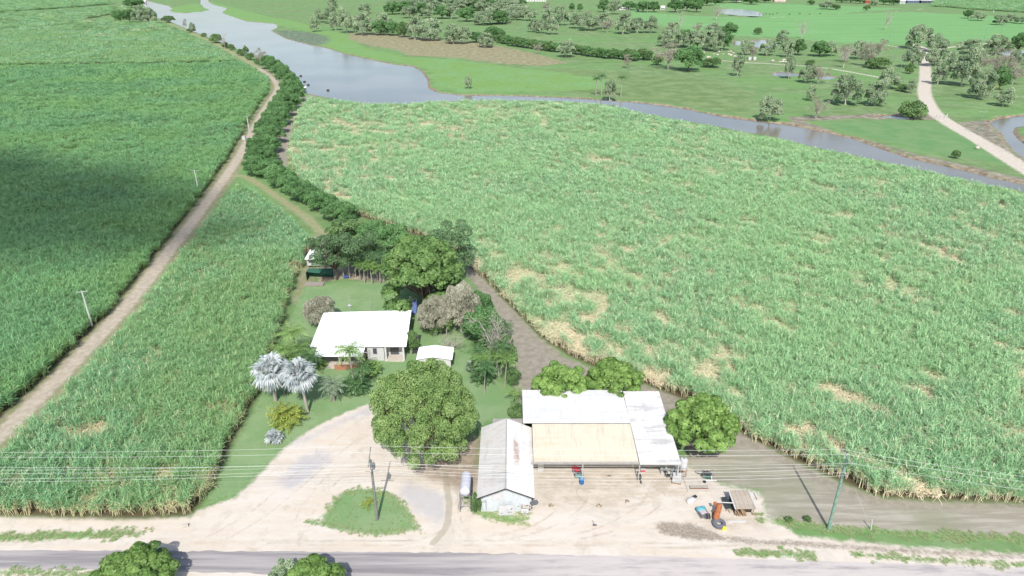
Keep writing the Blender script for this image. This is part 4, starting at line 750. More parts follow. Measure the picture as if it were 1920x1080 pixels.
groves('beside the pale gravel road', 'trees beside the gravel road', [('mela', 1704, 42, 1751, 88), ('mela', 1696, 84, 1732, 123), ('mela', 1741, 65, 1781, 94), ('mela', 1738, 88, 1787, 120), ('mela', 1750, 112, 1779, 153), ('mela', 1774, 94, 1806, 130), ('mela', 1785, 94, 1838, 156), ('mela', 1820, 92, 1858, 128), ('thin', 1844, 92, 1898, 142), ('mela', 1822, 127, 1866, 180), ('mango', 1864, 126, 1894, 168),
    ('thin', 1884, 118, 1925, 152), ('mela', 1868, 165, 1904, 194), ('scrub', 1685, 190, 1737, 223), ('mela', 1700, 147, 1719, 170), ('scrub', 1683, 158, 1703, 171), ('scrub', 1699, 119, 1715, 138), ('mango', 1762, 118, 1790, 140), ('mela', 1650, 129, 1693, 162), ('mela', 1895, 90, 1925, 126)], LOOK)
groves('on the grass above the channel', 'trees on the grass above the channel', [('mela', 1562, 138, 1620, 191), ('mela', 1625, 146, 1668, 193), ('mela', 1424, 176, 1471, 221), ('thin', 1520, 182, 1548, 216), ('mela', 1514, 157, 1531, 184), ('mela', 1498, 121, 1530, 150), ('thin', 1520, 124, 1553, 151), ('mela', 1473, 95, 1493, 143), ('scrub', 1511, 112, 1529, 122), ('scrub', 1785, 282, 1801, 297)], LOOK)
# ---- palms
def palm(base, ytop, head, trunk_r, label, name='palm_tree', group=None, bend=(0, 0), mat='palm', scale=1., seed=0, px_head=None):
    b = G(*base); h = hgt(b, ytop); e = empty(name, tuple(b), 0, label, 'palm', group)
    V, F = palm_trunk(h, trunk_r, bend); link('trunk', mk_trunk(V, F, palm_bark), e)
    V, F, t = head(seed); V = V*scale+np.array([bend[0], bend[1], h]); link('crown', mk_crown('crown', V, F, t, mat), e); return e
coco = lambda s: feather_head(s, 22, 3.2, .75, .07, 28)
small = lambda s: feather_head(s, 12, 1.7, .5, .06, 18)
dates = lambda s: feather_head(s, 40, 2.6, .5, .05, 30, droop=(1.0, 1.5), el=(-.35, 1.3))
bism = lambda s: fan_head(s, 46, 1.35, 1.55)
palm((517, 752), 694, bism, .24, 'silver blue fan palm with a thick grey trunk, left of the two', 'silver_palm', 'silver fan palms', mat='silver', seed=1, scale=1.14)
palm((577, 773), 704, bism, .20, 'silver blue fan palm with a slender trunk, right of the two', 'silver_palm', 'silver fan palms', bend=(-.7, .4), mat='silver', seed=2, scale=1.04)
palm((533, 737), 690, lambda s: fan_head(s, 16, .9, 1.1), .14, 'slim fan palm half hidden between the two silver palms', 'silver_palm', 'silver fan palms', mat='silver', seed=5)
palm((514, 829), 821, lambda s: fan_head(s, 22, .62, .95, el=(.0, 1.45)), .14, 'small trunkless silver fan palm on the grass by the driveway', 'silver_palm', 'silver fan palms', mat='silver', seed=3, scale=1.)
palm((626, 752), 722, dates, .17, 'grey-green date palm alone on the lawn', 'date_palm', mat='date', seed=4, scale=.95)
palm((664, 728), 660, coco, .15, 'tall bright palm in front of the house verandah', bend=(-.2, .3), seed=6)
palm((556, 672), 624, coco, .16, 'bushy palm left of the house beside the cane', mat='palm', seed=7, scale=.95)
palm((560, 700), 660, coco, .13, 'palm at the front left corner of the house roof', mat='palm', seed=8, scale=.9, bend=(.4, .2))
palm((538, 690), 655, coco, .12, 'palm just above the left silver fan palm', mat='palm', seed=9, scale=.85)
palm((586, 706), 672, coco, .12, 'palm between the right silver palm and the house', mat='palmd', seed=10, scale=.8)
palm((680, 735), 694, small, .09, 'low palm beside the big tree edge in the front garden', mat='palmd', seed=11, scale=1.3)
pl = [((656, 522), 478), ((667, 520), 470), ((645, 521), 498), ((684, 531), 497), ((698, 534), 500), ((708, 527), 495), ((720, 530), 478), ((676, 526), 492), ((690, 524), 486), ((713, 532), 502)]
for q, (b_, yt) in enumerate(sorted(pl)):
    palm(b_, yt, coco, .10, f"{ORD[q]} slender dark palm from the left in the row at the lawn end", group='palms at the end of the lawn', mat='palmd' if q % 2 else 'palm', seed=20+q, scale=.62+.1*(q % 3), bend=(.2*(q % 3-1), .1))
pl = [((908, 738), 690), ((900, 712), 672), ((935, 706), 668), ((947, 722), 676), ((940, 700), 650), ((950, 640), 615), ((898, 705), 660)]
for q, (b_, yt) in enumerate(sorted(pl)):
    palm(b_, yt, coco, .09, f"{ORD[q]} slender palm from the left in the bed beside the brown earth", group='palms in the bed by the brown earth', mat='palm' if q % 2 else 'palmd', seed=40+q, scale=.68, bend=(.3*(q % 3-1), .2))
palm((888, 700), 690, lambda s: fan_head(s, 20, .8, 1.0, el=(.2, 1.5)), .13, 'bluish fan palm beside the big tree in the garden bed', 'silver_palm', mat='date', seed=12)
palm((967, 756), 738, small, .08, 'young palm on the grass left of the white roof', seed=13, scale=1.1)
palm((690, 948), 943, small, .07, 'small yellow-green palm on the grass island', mat='yellow', seed=14, scale=.72)
palm((838, 632), 608, small, .08, 'thin palm in front of the weeping grey tree', seed=15)
for q, (b_, yt) in enumerate([((1117, 180), 148), ((1127, 180), 143), ((1164, 182), 146)]):
    palm(b_, yt, coco, .22, ['leftmost tall palm on the far river bank', 'tall palm on the far bank just left of the stump tree', 'tall palm on the far bank right of the stump tree'][q], group='palms on the far river bank', mat='palmd', seed=60+q, scale=.9)
tree('mela', (1131, 144, 1157, 187), 'shaggy grey tree at the water edge between the far palms', name='paperbark_tree', clear=.2)
palm((1855, 181), 164, coco, .2, 'palm beside the leaning white trunk right of the gravel road', mat='yellow', seed=64, scale=1.1)
palm((1213, 24), 5, coco, .25, 'tall palm by the far white house', mat='palmd', seed=65, scale=1.2)
# clumps of arching fronds from the ground
def clump(bb, label, mat, seed, n=5, nf=22, L=2.3):
    f, r, h = fit(*bb); e = empty('palm_clump', tuple(f), 0, label, 'palm clump'); Vs, Fs, Ts, k = [], [], [], 0
    for q in range(n):
        a = q*6.283/max(1, n-1); V, F, t = feather_head(seed+q, nf, L*r/2.4, .5, .10, 18, droop=(1.1, 1.9), el=(.35, 1.5), top=(r*.36*math.cos(a)*(q > 0), r*.36*math.sin(a)*(q > 0), .35*h*(.3+.3*(q % 3)))); Vs.append(V); Fs.append(F+k); Ts.append(t); k += len(V)
    link('foliage', mk_crown('foliage', np.concatenate(Vs), np.concatenate(Fs), np.concatenate(Ts), mat), e)
clump((500, 740, 568, 800), 'wide yellow-green palm clump on the grass below the silver palms', 'yellow', 91)
clump((640, 684, 692, 738), 'dark leafy palm clump in front of the house verandah', 'palmd', 101, 7, 20)
clump((672, 664, 716, 704), 'mixed green clump beside the steps at the front of the house', 'palm', 111, 5, 18)
clump((882, 668, 930, 716), 'green frond clump under the garden palms beside the huge tree', 'palmd', 121, 6, 18)
clump((528, 640, 566, 690), 'frond clump between the cane and the left end of the house', 'palm', 131, 5, 18)
clump((583, 660, 612, 690), 'small green clump at the left end of the verandah', 'palm', 141, 4, 14)
# ------------------------------------------------------------------ buildings
def sheetmat(name, base, rib=.19, axis='x', rust=None, rough=.45, amt=.6, streaks=None, pan=0, d2=.06):
    """corrugated or ribbed steel: ribs as bump, lapped sheets, rust where it has rusted"""
    m = NT(name); xyz = m.n('ShaderNodeSeparateXYZ'); m.t.links.new(m.objc(), xyz.inputs[0]); a = xyz.outputs[0 if axis == 'x' else 1]; b = xyz.outputs[1 if axis == 'x' else 0]
    wv = m.math('SINE', m.math('MULTIPLY', a, 2*math.pi/rib)); lap = m.math('LESS_THAN', m.math('FRACT', m.math('DIVIDE', a, .76)), .05)
    n1 = m.noise(1.4, 5, .65, v=m.mapc(m.objc(), (2.2, .25, 1) if axis == 'x' else (.25, 2.2, 1))); dark = tuple(v*.74 for v in base[:3])+(1,)
    k = m.mix(m.rng(n1, .45, .75, 0, .7), base, dark); k = m.mix(m.math('MULTIPLY', lap, .22), k, dark)
    if streaks: k = m.mix(m.rng(m.noise(.35, 6, .7, v=m.mapc(m.objc(), (.5, 2.4, 1) if axis == 'x' else (2.4, .5, 1))), .50, .64, 0, streaks[1]), k, streaks[0])
    if rust: k = m.mix(m.math('MULTIPLY', m.rng(m.noise(.5, 6, .72, v=m.mapc(m.objc(), (1.1, .45, 1) if axis == 'x' else (.45, 1.1, 1))), .54, .66), amt), k, rust)
    m.p.inputs['Roughness'].default_value = .7; m.p.inputs['Specular IOR Level'].default_value = .12; m.bump(wv, .5, d2); return m.col(k)
zinc = sheetmat('roof_zinc', (.44, .43, .41, 1), .19, 'y', C(214, 190, 170), amt=.3, streaks=(C(212, 210, 204), .5), d2=.015)
zinc2 = sheetmat('roof_new_zinc', (.50, .50, .49, 1), .19, 'x', streaks=(C(236, 237, 238), .6), d2=.015)
zinc3 = sheetmat('roof_stained_zinc', (.50, .495, .48, 1), .19, 'x', streaks=(C(204, 202, 200), .7), d2=.015)
cream = sheetmat('roof_cream', C(252, 242, 218, 1.02), .38, 'x', streaks=(C(244, 228, 198), .7), d2=.03)
whiter = sheetmat('roof_white', (.88, .88, .88, 1), .25, 'x', streaks=(C(246, 246, 246), .3))
galv = sheetmat('wall_galvanised', C(232, 240, 244, 1.05), .16, 'x', C(206, 190, 172), amt=.2, d2=.02)
rusty = sheetmat('roof_rusty', C(226, 218, 210, .95), .18, 'x', C(150, 106, 84), amt=.85)
lean_m = sheetmat('roof_old_boards', C(210, 194, 176, 1.), .62, 'x', C(168, 146, 124), amt=.4, streaks=(C(226, 214, 198), .5), d2=.12)
white = plain('paint_white', C(244, 244, 240, .95), .5, var=.05); offw = plain('paint_offwhite', C(228, 224, 214, .9), .6, var=.08, dirt=C(196, 186, 170)); frame = plain('steel_frame', C(214, 210, 206, .9), .5, var=.1)
dark = plain('near_black', (.03, .03, .035, 1), .9); glass = plain('window_glass', (.05, .06, .07, 1), .1, spec=.6, var=.05); timber = plain('timber', C(196, 168, 136, .9), .85, var=.25, scale=6); conc = plain('concrete', C(234, 224, 210, .95), .95, var=.08, dirt=C(206, 190, 170)); brick = plain('brick', C(206, 150, 116, .9), .9, var=.2, scale=8)  # dark: plain near-black for barge boards, the side strip and some scrap
steelg = plain('steel_grey', C(150, 152, 156, .9), .55, .3, var=.2); rustm = plain('rust', C(204, 126, 80, .9), .85, var=.3, scale=3, dirt=C(150, 84, 56)); rubber = plain('rubber', C(132, 136, 146, .9), .8, var=.2, scale=5); yel = plain('plastic_yellow', (.75, .68, .03, 1), .5, var=.04)
rp_ = None
blue = plain('plastic_blue', C(50, 130, 200, 1.), .45, var=.08); red = plain('paint_red', C(222, 60, 84, 1.), .45, var=.1); whp = plain('plastic_white', C(238, 238, 240, .95), .4, var=.06); tealm = plain('tarp_teal', C(120, 196, 212, .95), .6, var=.12); greenm = plain('shade_cloth_green', C(60, 120, 96, .9), .9, var=.2, scale=5); navy = plain('sail_blue', C(86, 112, 190, .95), .6, var=.15); black = plain('black_plastic', (.03, .03, .035, 1), .5)

# long gabled shed: x -4.2..2.7, y 63.1..77
sh = empty('gabled_shed', (-.75, 70.5, 0), 0, 'long low gabled shed with rust streaked tin roof and pale blue grey front wall', 'shed'); O = Vector((.75, -70.5, 0))
def B(o, name, m, parent, **k):
    ob = o.build(name, m, parent, **k); return ob
def rel(e): return (-e.location.x, -e.location.y, 0)
m = MB(); m.prism([(-3.8, 0), (2.35, 0), (2.35, 3.0), (-.75, 4.28), (-3.8, 3.0)], 64.0, 64.12); m.prism([(-3.8, 0), (2.35, 0), (2.35, 3.0), (-.75, 4.28), (-3.8, 3.0)], 76.5, 76.6); m.box(-3.8, -3.7, 64.12, 76.5, 0, 3.0); m.box(2.25, 2.35, 64.12, 76.5, 0, 3.0); w_ = B(m, 'wall', galv, sh, loc=rel(sh))
m = MB(); m.slab([(-4.25, 63.2, 2.86), (-.77, 63.2, 4.42), (-.77, 77., 4.42), (-4.25, 77., 2.86)], .05); lr = B(m, 'roof', zinc, sh, loc=rel(sh)); lr['label'] = 'weathered grey west roof slope'
m = MB(); m.slab([(-.73, 63.2, 4.42), (2.72, 63.2, 2.86), (2.72, 77., 2.86), (-.73, 77., 4.42)], .05)
zr = sheetmat('roof_zinc_rust_streak', (.56, .55, .53, 1), .19, 'y', streaks=(C(230, 228, 226), .5), d2=.015); 
def rust_here(mat, x, y, rx, ry):      # an old rust stain on the east slope, where the sheet has failed
    t = mat.node_tree; q = NT.__new__(NT); q.m = mat; q.t = t; q.p = t.nodes['Principled BSDF']; q._c = None; s = q.n('ShaderNodeSeparateXYZ'); t.links.new(q.objc(), s.inputs[0]); src = q.p.inputs['Base Color'].links[0].from_socket
    ax_ = q.math('ABSOLUTE', q.math('SUBTRACT', s.outputs[0], x)); ay_ = q.math('ABSOLUTE', q.math('SUBTRACT', s.outputs[1], y)); f = q.math('MULTIPLY', q.rng(ax_, rx, rx*.3), q.rng(ay_, ry, ry*.4)); f = q.math('MULTIPLY', f, q.rng(q.noise(1.3, 6, .75, v=q.objc()), .36, .60))
    q.put(q.p.inputs['Base Color'], q.mix(q.math('MULTIPLY', f, .85), src, C(206, 164, 140, 1.)))
rust_here(zr, .55, 70.6, .55, 3.4); B(m, 'roof', zr, sh, loc=rel(sh))
m = MB(); m.tube([(-.75, 63.15, 4.46), (-.75, 77.05, 4.46)], .07, 6); B(m, 'ridge_cap', frame, sh, loc=rel(sh))
m = MB(); m.slab([(-4.25, 63.14, 2.84), (-.75, 63.14, 4.40), (-.75, 63.19, 4.40), (-4.25, 63.19, 2.84)], .14); m.slab([(-.75, 63.14, 4.40), (2.72, 63.14, 2.84), (2.72, 63.19, 2.84), (-.75, 63.19, 4.40)], .14); B(m, 'barge_board', dark, sh, loc=rel(sh))
m = MB(); m.box(-2.5, -1.0, 63.93, 63.99, 1.75, 2.95); sg = B(m, 'shutter', whp, sh, loc=rel(sh))
m = MB(); m.box(-3.72, -3.66, 63.9, 63.98, .4, 1.6); m.box(-3.2, -3.14, 63.9, 63.98, .2, 1.9); m.box(-3.72, -3.14, 63.88, 63.9, 1.6, 1.66); B(m, 'pipe', steelg, sh, loc=rel(sh))
for q, y in enumerate((71.6, 66.6)):
    m = MB(); m.box(-4.12, -3.82, y, y+1.1, 1.6, 2.5); B(m, 'window_hood', offw, sh, loc=rel(sh))
# lean-to at the back
ln = empty('lean_to', (-.6, 77.8, 0), 0, 'narrow rusty tin lean-to roof across the back of the gabled shed', 'lean-to')
m = MB(); m.slab([(-2.7, 77.1, 3.45), (1.45, 77.1, 3.45), (1.45, 78.6, 3.2), (-2.7, 78.6, 3.2)], .05); B(m, 'roof', rusty, ln, loc=rel(ln))
m = MB(); m.box(-2.6, 1.35, 78.4, 78.48, 0, 3.15); m.box(-2.6, -2.52, 77.1, 78.4, 0, 3.2); B(m, 'wall', galv, ln, loc=rel(ln))
# back skillion shed
bs = empty('machinery_shed', (8.9, 80.2, 0), 0, 'wide white flat roofed shed behind the cream roofed bay, under the two round trees', 'shed')
m = MB(); m.slab([(1.5, 76.35, 4.12), (16.22, 76.35, 4.12), (16.22, 84.5, 4.02), (1.5, 84.5, 4.02)], .05); B(m, 'roof', zinc2, bs, loc=rel(bs))
m = MB(); m.box(1.6, 1.7, 76.9, 84.3, 0, 3.95); m.box(1.7, 16.1, 84.2, 84.3, 0, 3.93); B(m, 'wall', galv, bs, loc=rel(bs))
# open bay with cream roof
cb = empty('open_bay', (9.4, 72.7, 0), 0, 'open fronted bay with ribbed cream roof between the gabled shed and the white roof', 'shed')
m = MB(); m.slab([(2.75, 69.2, 3.42), (16.18, 69.2, 3.42), (16.18, 76.3, 4.02), (2.75, 76.3, 4.02)], .05); B(m, 'roof', cream, cb, loc=rel(cb))
m = MB(); m.box(2.45, 16.25, 69.02, 69.12, 3.30, 3.42); m.box(2.45, 16.25, 69.16, 69.26, 2.98, 3.14)
for q in range(30): m.box(2.6+q*.46, 2.66+q*.46, 69.12, 69.16, 3.1, 3.3)
B(m, 'gutter', frame, cb, loc=rel(cb))
for x in (9.1, 16.4):
    m = MB(); m.box(x-.07, x+.07, 69.3, 69.44, 0, 3.0); B(m, 'post', frame, cb, loc=rel(cb))
m = MB(); m.box(2.76, 16.0, 76.1, 76.2, 0, 3.9); B(m, 'wall', plain('wall_back', C(150, 140, 132, .8), .9, var=.25), cb, loc=rel(cb))
# right bay with stained white roof
rb = empty('open_bay', (18.9, 76.7, 0), 0, 'open fronted bay with stained white roof at the right end of the sheds', 'shed')
m = MB(); m.slab([(16.28, 68.95, 3.42), (21.55, 68.95, 3.42), (21.55, 83.9, 4.2), (16.28, 83.9, 4.2)], .05); B(m, 'roof', zinc3, rb, loc=rel(rb))
m = MB(); m.box(16.28, 21.55, 68.88, 68.94, 3.16, 3.44); B(m, 'fascia', white, rb, loc=rel(rb))
for x in (21.35,):
    m = MB(); m.box(x-.1, x+.1, 69.1, 69.3, 0, 3.1); B(m, 'post', frame, rb, loc=rel(rb))
m = MB(); m.box(21.3, 21.4, 69.9, 83.7, 0, 3.4); m.box(16.4, 21.3, 83.6, 83.7, 0, 3.9); B(m, 'wall', galv, rb, loc=rel(rb))
# house
hs = empty('house', (-26, 104.5, 0), 0, 'single storey house with big plain white metal roof and shaded front verandahs', 'house')
m = MB(); m.slab([(-33.8, 98.9, 2.95), (-17.7, 98.9, 2.95), (-18.4, 110.9, 3.6), (-34.2, 110.0, 3.6)], .06); B(m, 'roof', whiter, hs, loc=rel(hs))
m = MB(); m.slab([(-32.6, 96.6, 2.45), (-24.6, 96.6, 2.45), (-24.6, 98.8, 2.86), (-32.6, 98.8, 2.86)], .06); v = B(m, 'verandah_roof', whiter, hs, loc=rel(hs))
m = MB(); m.box(-33.4, -18.7, 101.0, 109.5, 0, 2.95); m.box(-24.4, -21.6, 99.3, 101.0, 0, 2.8); wl = B(m, 'wall', white, hs, loc=rel(hs))
for (x0, x1, y, z0, z1) in ((-32.9, -31.7, 100.93, 1.5, 2.5), (-23.4, -22.8, 99.23, 1.4, 2.4), (-29.6, -27.6, 100.93, .3, 2.3), (-20.8, -19.4, 100.93, .2, 2.3)):
    m = MB(); m.box(x0-.07, x1+.07, y, y+.04, z0-.07, z1+.07); fr = B(m, 'window', frame, hs, loc=rel(hs)); m = MB(); m.box(x0, x1, y-.03, y, z0, z1); B(m, 'pane', glass, fr)
for x in (-32.4, -28.6, -24.8):
    m = MB(); m.box(x-.07, x+.07, 96.8, 96.94, 0, 2.42); B(m, 'post', white, hs, loc=rel(hs))
for x in (-18.3, -21.3):
    m = MB(); m.box(x-.16, x+.16, 99.1, 99.4, 0, 2.9); B(m, 'post', white, hs, loc=rel(hs))
m = MB(); m.box(-31.9, -24.9, 96.7, 100.9, -.02, .22); m.box(-21.5, -18.2, 98.9, 100.9, -.02, .22); B(m, 'verandah_floor', conc, hs, loc=rel(hs))
m = MB(); m.box(-29.4, -25.2, 96.3, 96.5, 0, .95); m.box(-25.2, -25.0, 96.3, 98.2, 0, .95); B(m, 'brick_wall', brick, hs, loc=rel(hs))
m = MB(); m.tube([(-29.5, 110.6, 3.1), (-29.6, 110.6, 6.9)], .03, 6); m.tube([(-29.9, 111, 6.3), (-29.3, 111, 6.3)], .015, 4); B(m, 'antenna', frame, hs, loc=rel(hs))
m = MB(); m.lathe([(.02, 0), (.3, .08), (.4, .2)], 14, M=Matrix.Translation((-29.7, 111.2, 4.2))@Matrix.Rotation(R(-60), 4, 'X')); B(m, 'dish', whp, hs, loc=rel(hs), smooth=True)
# flat near-black strip on the ground right of the house
m = MB(); m.box(-17.3, -16.4, 101.5, 108, 0, .06); tag(m.build('dark_strip', dark), 'dark strip along the right side of the white house', 'ground_strip')
# small white shed
ss = empty('garden_shed', (-12.8, 98, 0), 0, 'small white gable roofed shed half hidden behind the huge tree', 'shed')
m = MB(); m.slab([(-15.7, 95.9, 2.3), (-13.0, 95.9, 2.75), (-13.0, 99.8, 2.75), (-15.7, 99.8, 2.3)], .05); m.slab([(-12.98, 95.9, 2.75), (-9.8, 95.9, 2.25), (-9.8, 99.8, 2.25), (-12.98, 99.8, 2.75)], .05); B(m, 'roof', whiter, ss, loc=rel(ss))
m = MB(); m.box(-15.4, -10.1, 96.2, 99.5, 0, 2.2); B(m, 'wall', white, ss, loc=rel(ss)); m = MB(); m.box(-10.09, -10.05, 97.2, 98.2, .05, 2.0); B(m, 'door', black, ss, loc=rel(ss))
# behind the lawn
p = G(592, 496); gs = empty('caravan', tuple(p), 0, 'small white roofed caravan beside the dark feathery tree', 'caravan')
m = MB(); m.box(-1.3, 1.4, -2., 2., .5, 2.3); B(m, 'body', white, gs, bevel=.15); m = MB(); m.slab([(-1.5, -2.6, 2.4), (1.6, -2.6, 2.4), (1.6, 2.3, 2.7), (-1.5, 2.3, 2.7)], .06); B(m, 'roof', whiter, gs); m = MB(); m.box(-.9, 1., -2.04, -2.01, 1.3, 2.); B(m, 'window', glass, gs)
for s in (-1.1, 1.2):
    m = MB(); m.lathe([(.32, -.1), (.32, .1)], 14, M=Matrix.Translation((s, 0, .32))@Matrix.Rotation(R(90), 4, 'Y')); B(m, 'wheel', rubber, gs)
p = G(600, 523); gc = empty('shade_cloth_pen', tuple(p), 0, 'pen walled with green shade cloth at the lawn end', 'pen')
m = MB(); m.box(-2.5, 2.7, 1.2, 1.24, 0, 1.9); m.box(-2.54, -2.5, -1., 1.24, 0, 1.9); m.slab([(-2.5, -.2, 1.7), (2.7, -.6, 1.3), (2.7, 1.2, 1.95), (-2.5, 1.2, 1.95)], .02); B(m, 'cloth', greenm, gc)
for x in (-2.5, 0, 2.7):
    m = MB(); m.tube([(x, 1.22, 0), (x, 1.22, 2.1)], .035, 6); B(m, 'pole', frame, gc)
p = G(590, 534); tr = empty('pallet_deck', tuple(p), 0, 'low grey timber deck of old boards in front of the green shade cloth', 'deck')
m = MB()
for q in range(12): m.box(-1.9+q*.32, -1.62+q*.32, -.9, .9, .18, .24)
B(m, 'board', plain('old_boards', C(196, 186, 176, .95), .9, var=.2, scale=4), tr); m = MB(); m.box(-1.9, 1.9, -.8, -.7, 0, .18); m.box(-1.9, 1.9, .7, .8, 0, .18); B(m, 'bearer', timber, tr)
# ------------------------------------------------------------------ poles and wires
wood_g = plain('pole_wood', C(150, 152, 146, .95), .9, var=.2, scale=3); wood_t = plain('pole_green', C(132, 172, 154, 1.15), .85, var=.2, scale=2.5, dirt=C(150, 170, 150)); ins = plain('insulator', C(214, 220, 228), .3, var=.05)
P1 = G(707.5, 975); P2_ = G(1553, 992)
def arm(par, a, b, r=.06, nm='crossarm'): m = MB(); m.tube([a, b], r, 4); return m.build(nm, wood_g if par.get('grey') else frame, par)
def insul(par, p): m = MB(); m.lathe([(.03, 0), (.06, .03), (.045, .07), (.065, .10), (.03, .16)], 8, p); return m.build('insulator', ins, par)
u1 = empty('power_pole', tuple(P1), 0, 'weathered grey timber power pole on the grass island, shadow falling behind it', 'pole', 'power poles along the road'); u1['grey'] = 1
m = MB(); m.tube([(0, 0, -.3), (0, 0, 9.2)], [.19, .12], 10); m.build('pole', wood_g, u1)
m = MB(); m.tube([(-.1, -.9, 8.9), (-.15, 1.2, 10.1)], .07, 5); tp = m.build('crossarm', wood_g, u1)
at1 = [(-.1, -.8, 9.1), (-.12, .5, 9.75), (-.15, 1.15, 10.15)]
for a in at1: insul(u1, a)
arm(u1, (-.8, 0, 7.5), (.9, 0, 7.55)); arm(u1, (.1, -.9, 8.0), (.1, .9, 8.0)); m = MB(); m.box(.1, .42, -.2, .2, 7.9, 8.6); m.build('transformer', steelg, u1, bevel=.03)
lw1 = [(.1, y, 8.1) for y in (-.8, -.3, .3, .8)]
for a in lw1: insul(u1, a)
u2 = empty('power_pole', tuple(P2_), 0, 'tall green treated power pole beside the cane at right', 'pole', 'power poles along the road')
m = MB(); m.tube([(0, 0, -.3), (0, 0, 10.9)], [.2, .13], 10); m.build('pole', wood_t, u2)
arm(u2, (0, -1.25, 10.7), (0, 1.25, 10.7), .07); arm(u2, (0, -.95, 8.7), (0, .95, 8.7), .06)
at2 = [(0, y, 10.8) for y in (-1.2, .35, 1.2)]; lw2 = [(0, y, 8.8) for y in (-.9, -.35, .35, .9)]
for a in at2+lw2: insul(u2, a)
wire_m = plain('wire', C(232, 236, 232, 1.05), .4, var=.02)
def wire(a, b, sag, label, r=.014):
    a, b = np.array(a), np.array(b); t = np.linspace(0, 1, 22)[:, None]; P = a*(1-t)+b*t; P[:, 2] -= sag*4*(t*(1-t))[:, 0]
    m = MB(); m.tube(P-a, r, 5, cap=False); o = m.build('overhead_wire', wire_m, loc=tuple(a)); tag(o, label, 'wire', 'overhead wires along the road')
L_end = [G(-420, y, z) for y, z in ((842, 10.2), (849, 9.9), (866, 9.5))]; L_low = [G(-420, y, 8.4) for y in (878, 885, 897, 903)]
R_end = [G(2350, 930, 10.2), G(2350, 941, 10.0), G(2350, 954, 9.8)]
nmw = ['nearest to the road', 'in the middle', 'farthest from the road']; nml = ['nearest to the road', 'second from the road', 'third from the road', 'farthest from the road']
for i in range(3):
    a, b = P1+at1[i], P2_+at2[i]; wire(L_end[2-i], a+[0, 0, .15], .7, f"upper power wire over the left cane, {nmw[i]}"); wire(a+[0, 0, .15], b+[0, 0, .1], .35, f"upper power wire over the sheds, {nmw[i]}"); wire(b+[0, 0, .1], R_end[2-i], .9, f"power wire over the right cane, {nmw[i]}")
for i in range(4):
    a, b = P1+lw1[i], P2_+lw2[i]; wire(L_low[3-i], a+[0, 0, .15], .7, f"lower power wire over the left cane, {nml[i]}"); wire(a+[0, 0, .15], b+[0, 0, .1], 1.0, f"lower power wire over the yard, {nml[i]}")
def tpole(base, ytop, label, m_=None, wdt=1.9, ang=0, r=.12, group='power poles beyond the yard'):
    b = G(*base); h = hgt(b, ytop); e = empty('power_pole', tuple(b), ang, label, 'pole', group)
    m = MB(); m.tube([(0, 0, -.2), (0, 0, h)], [r*1.2, r*.8], 7); m.build('pole', m_ or wood_t, e); m = MB(); m.tube([(-wdt/2, 0, h-.15), (wdt/2, 0, h-.15)], .06, 4); m.build('crossarm', frame, e)
    for x in (-wdt*.45, 0, wdt*.45): insul(e, (x, 0, h-.1))
pole_pale = plain('pole_pale', C(206, 214, 204, 1.2), .8, var=.1)
tpole((173, 611), 546, 'pole with crossarm in the left cane, nearest to the camera', m_=pole_pale, ang=.15, wdt=1.8, r=.16); tpole((373, 361), 319, 'middle pole with crossarm at the left edge of the track', m_=pole_pale, ang=.1, r=.18, wdt=2.4); tpole((468, 249), 217, 'pole with crossarm where the track meets the tree row', m_=pole_pale, ang=.1, r=.18, wdt=2.4); tpole((526, 167), 149, 'pole beside the bend of the track near the river', wdt=2.4)
for base, yt, lb in (((1832, 251), 209, 'pole on the bare ground between the gravel road and the lagoon'), ((1688, 133), 109, 'pole left of the gravel road among scattered trees'), ((1675, 118), 86, 'thin pole in the paddock just left of the gravel road trees'), ((1667, 80), 50, 'far pole in the bright green paddock'),
    ((1844, 77), 50, 'far right pole left of the rounded grey tree'), ((1876, 63), 45, 'farthest pole at the right edge paddock'), ((983, 69), 39, 'pole standing above the long hedge'), ((1066, 41), 28, 'far pole among the grey trees at top centre'), ((272, 15), 1, 'pole beside the pale road at upper left')): tpole(base, yt, lb, wdt=3, r=.14)
# ------------------------------------------------------------------ things in the yard
def at(x, y, z=0): return tuple(G(x, y, z))
# silver tank on its stand
t = empty('tank_stand', (-5.7, 65.2, 0), 0, 'horizontal silver fuel tank raised on a braced steel stand beside the gabled shed', 'tank')
m = MB(); m.lathe([(.02, -1.75), (.4, -1.7), (.6, -1.5), (.62, -1.2), (.62, 1.2), (.6, 1.5), (.4, 1.7), (.02, 1.75)], 20, M=Matrix.Translation((0, .2, 3.2))@Matrix.Rotation(R(90), 4, 'X')); m.build('tank', plain('tank_silver', C(236, 236, 246, 1.), .45, .0, var=.08), t, smooth=True)
for sx in (-.62, .62):
    for y in (-1.3, 1.7):
        m = MB(); m.tube([(sx*1.1, y, 0), (sx*.9, y, 2.7)], .05, 5); m.build('leg', steelg, t)
m = MB()
for y in (-1.3, 1.7): m.tube([(-.66, y, .5), (.62, y, 2.4)], .03, 4); m.tube([(.66, y, .5), (-.62, y, 2.4)], .03, 4); m.tube([(-.68, y, 1.0), (.68, y, 1.0)], .035, 4); m.tube([(-.62, y, 2.55), (.62, y, 2.55)], .05, 4)
for sx in (-.62, .62): m.tube([(sx, -1.4, 2.6), (sx, 1.8, 2.6)], .05, 4)
m.build('brace', steelg, t); m = MB(); m.tube([(-.75, -1.1, 0), (-.7, -1.1, 3.9)], .03, 4); m.tube([(-.95, -1.1, 0), (-.9, -1.1, 3.9)], .03, 4)
for q in range(9): m.tube([(-.94, -1.1, .4+q*.4), (-.73, -1.1, .4+q*.4)], .02, 4)
m.build('ladder', frame, t)
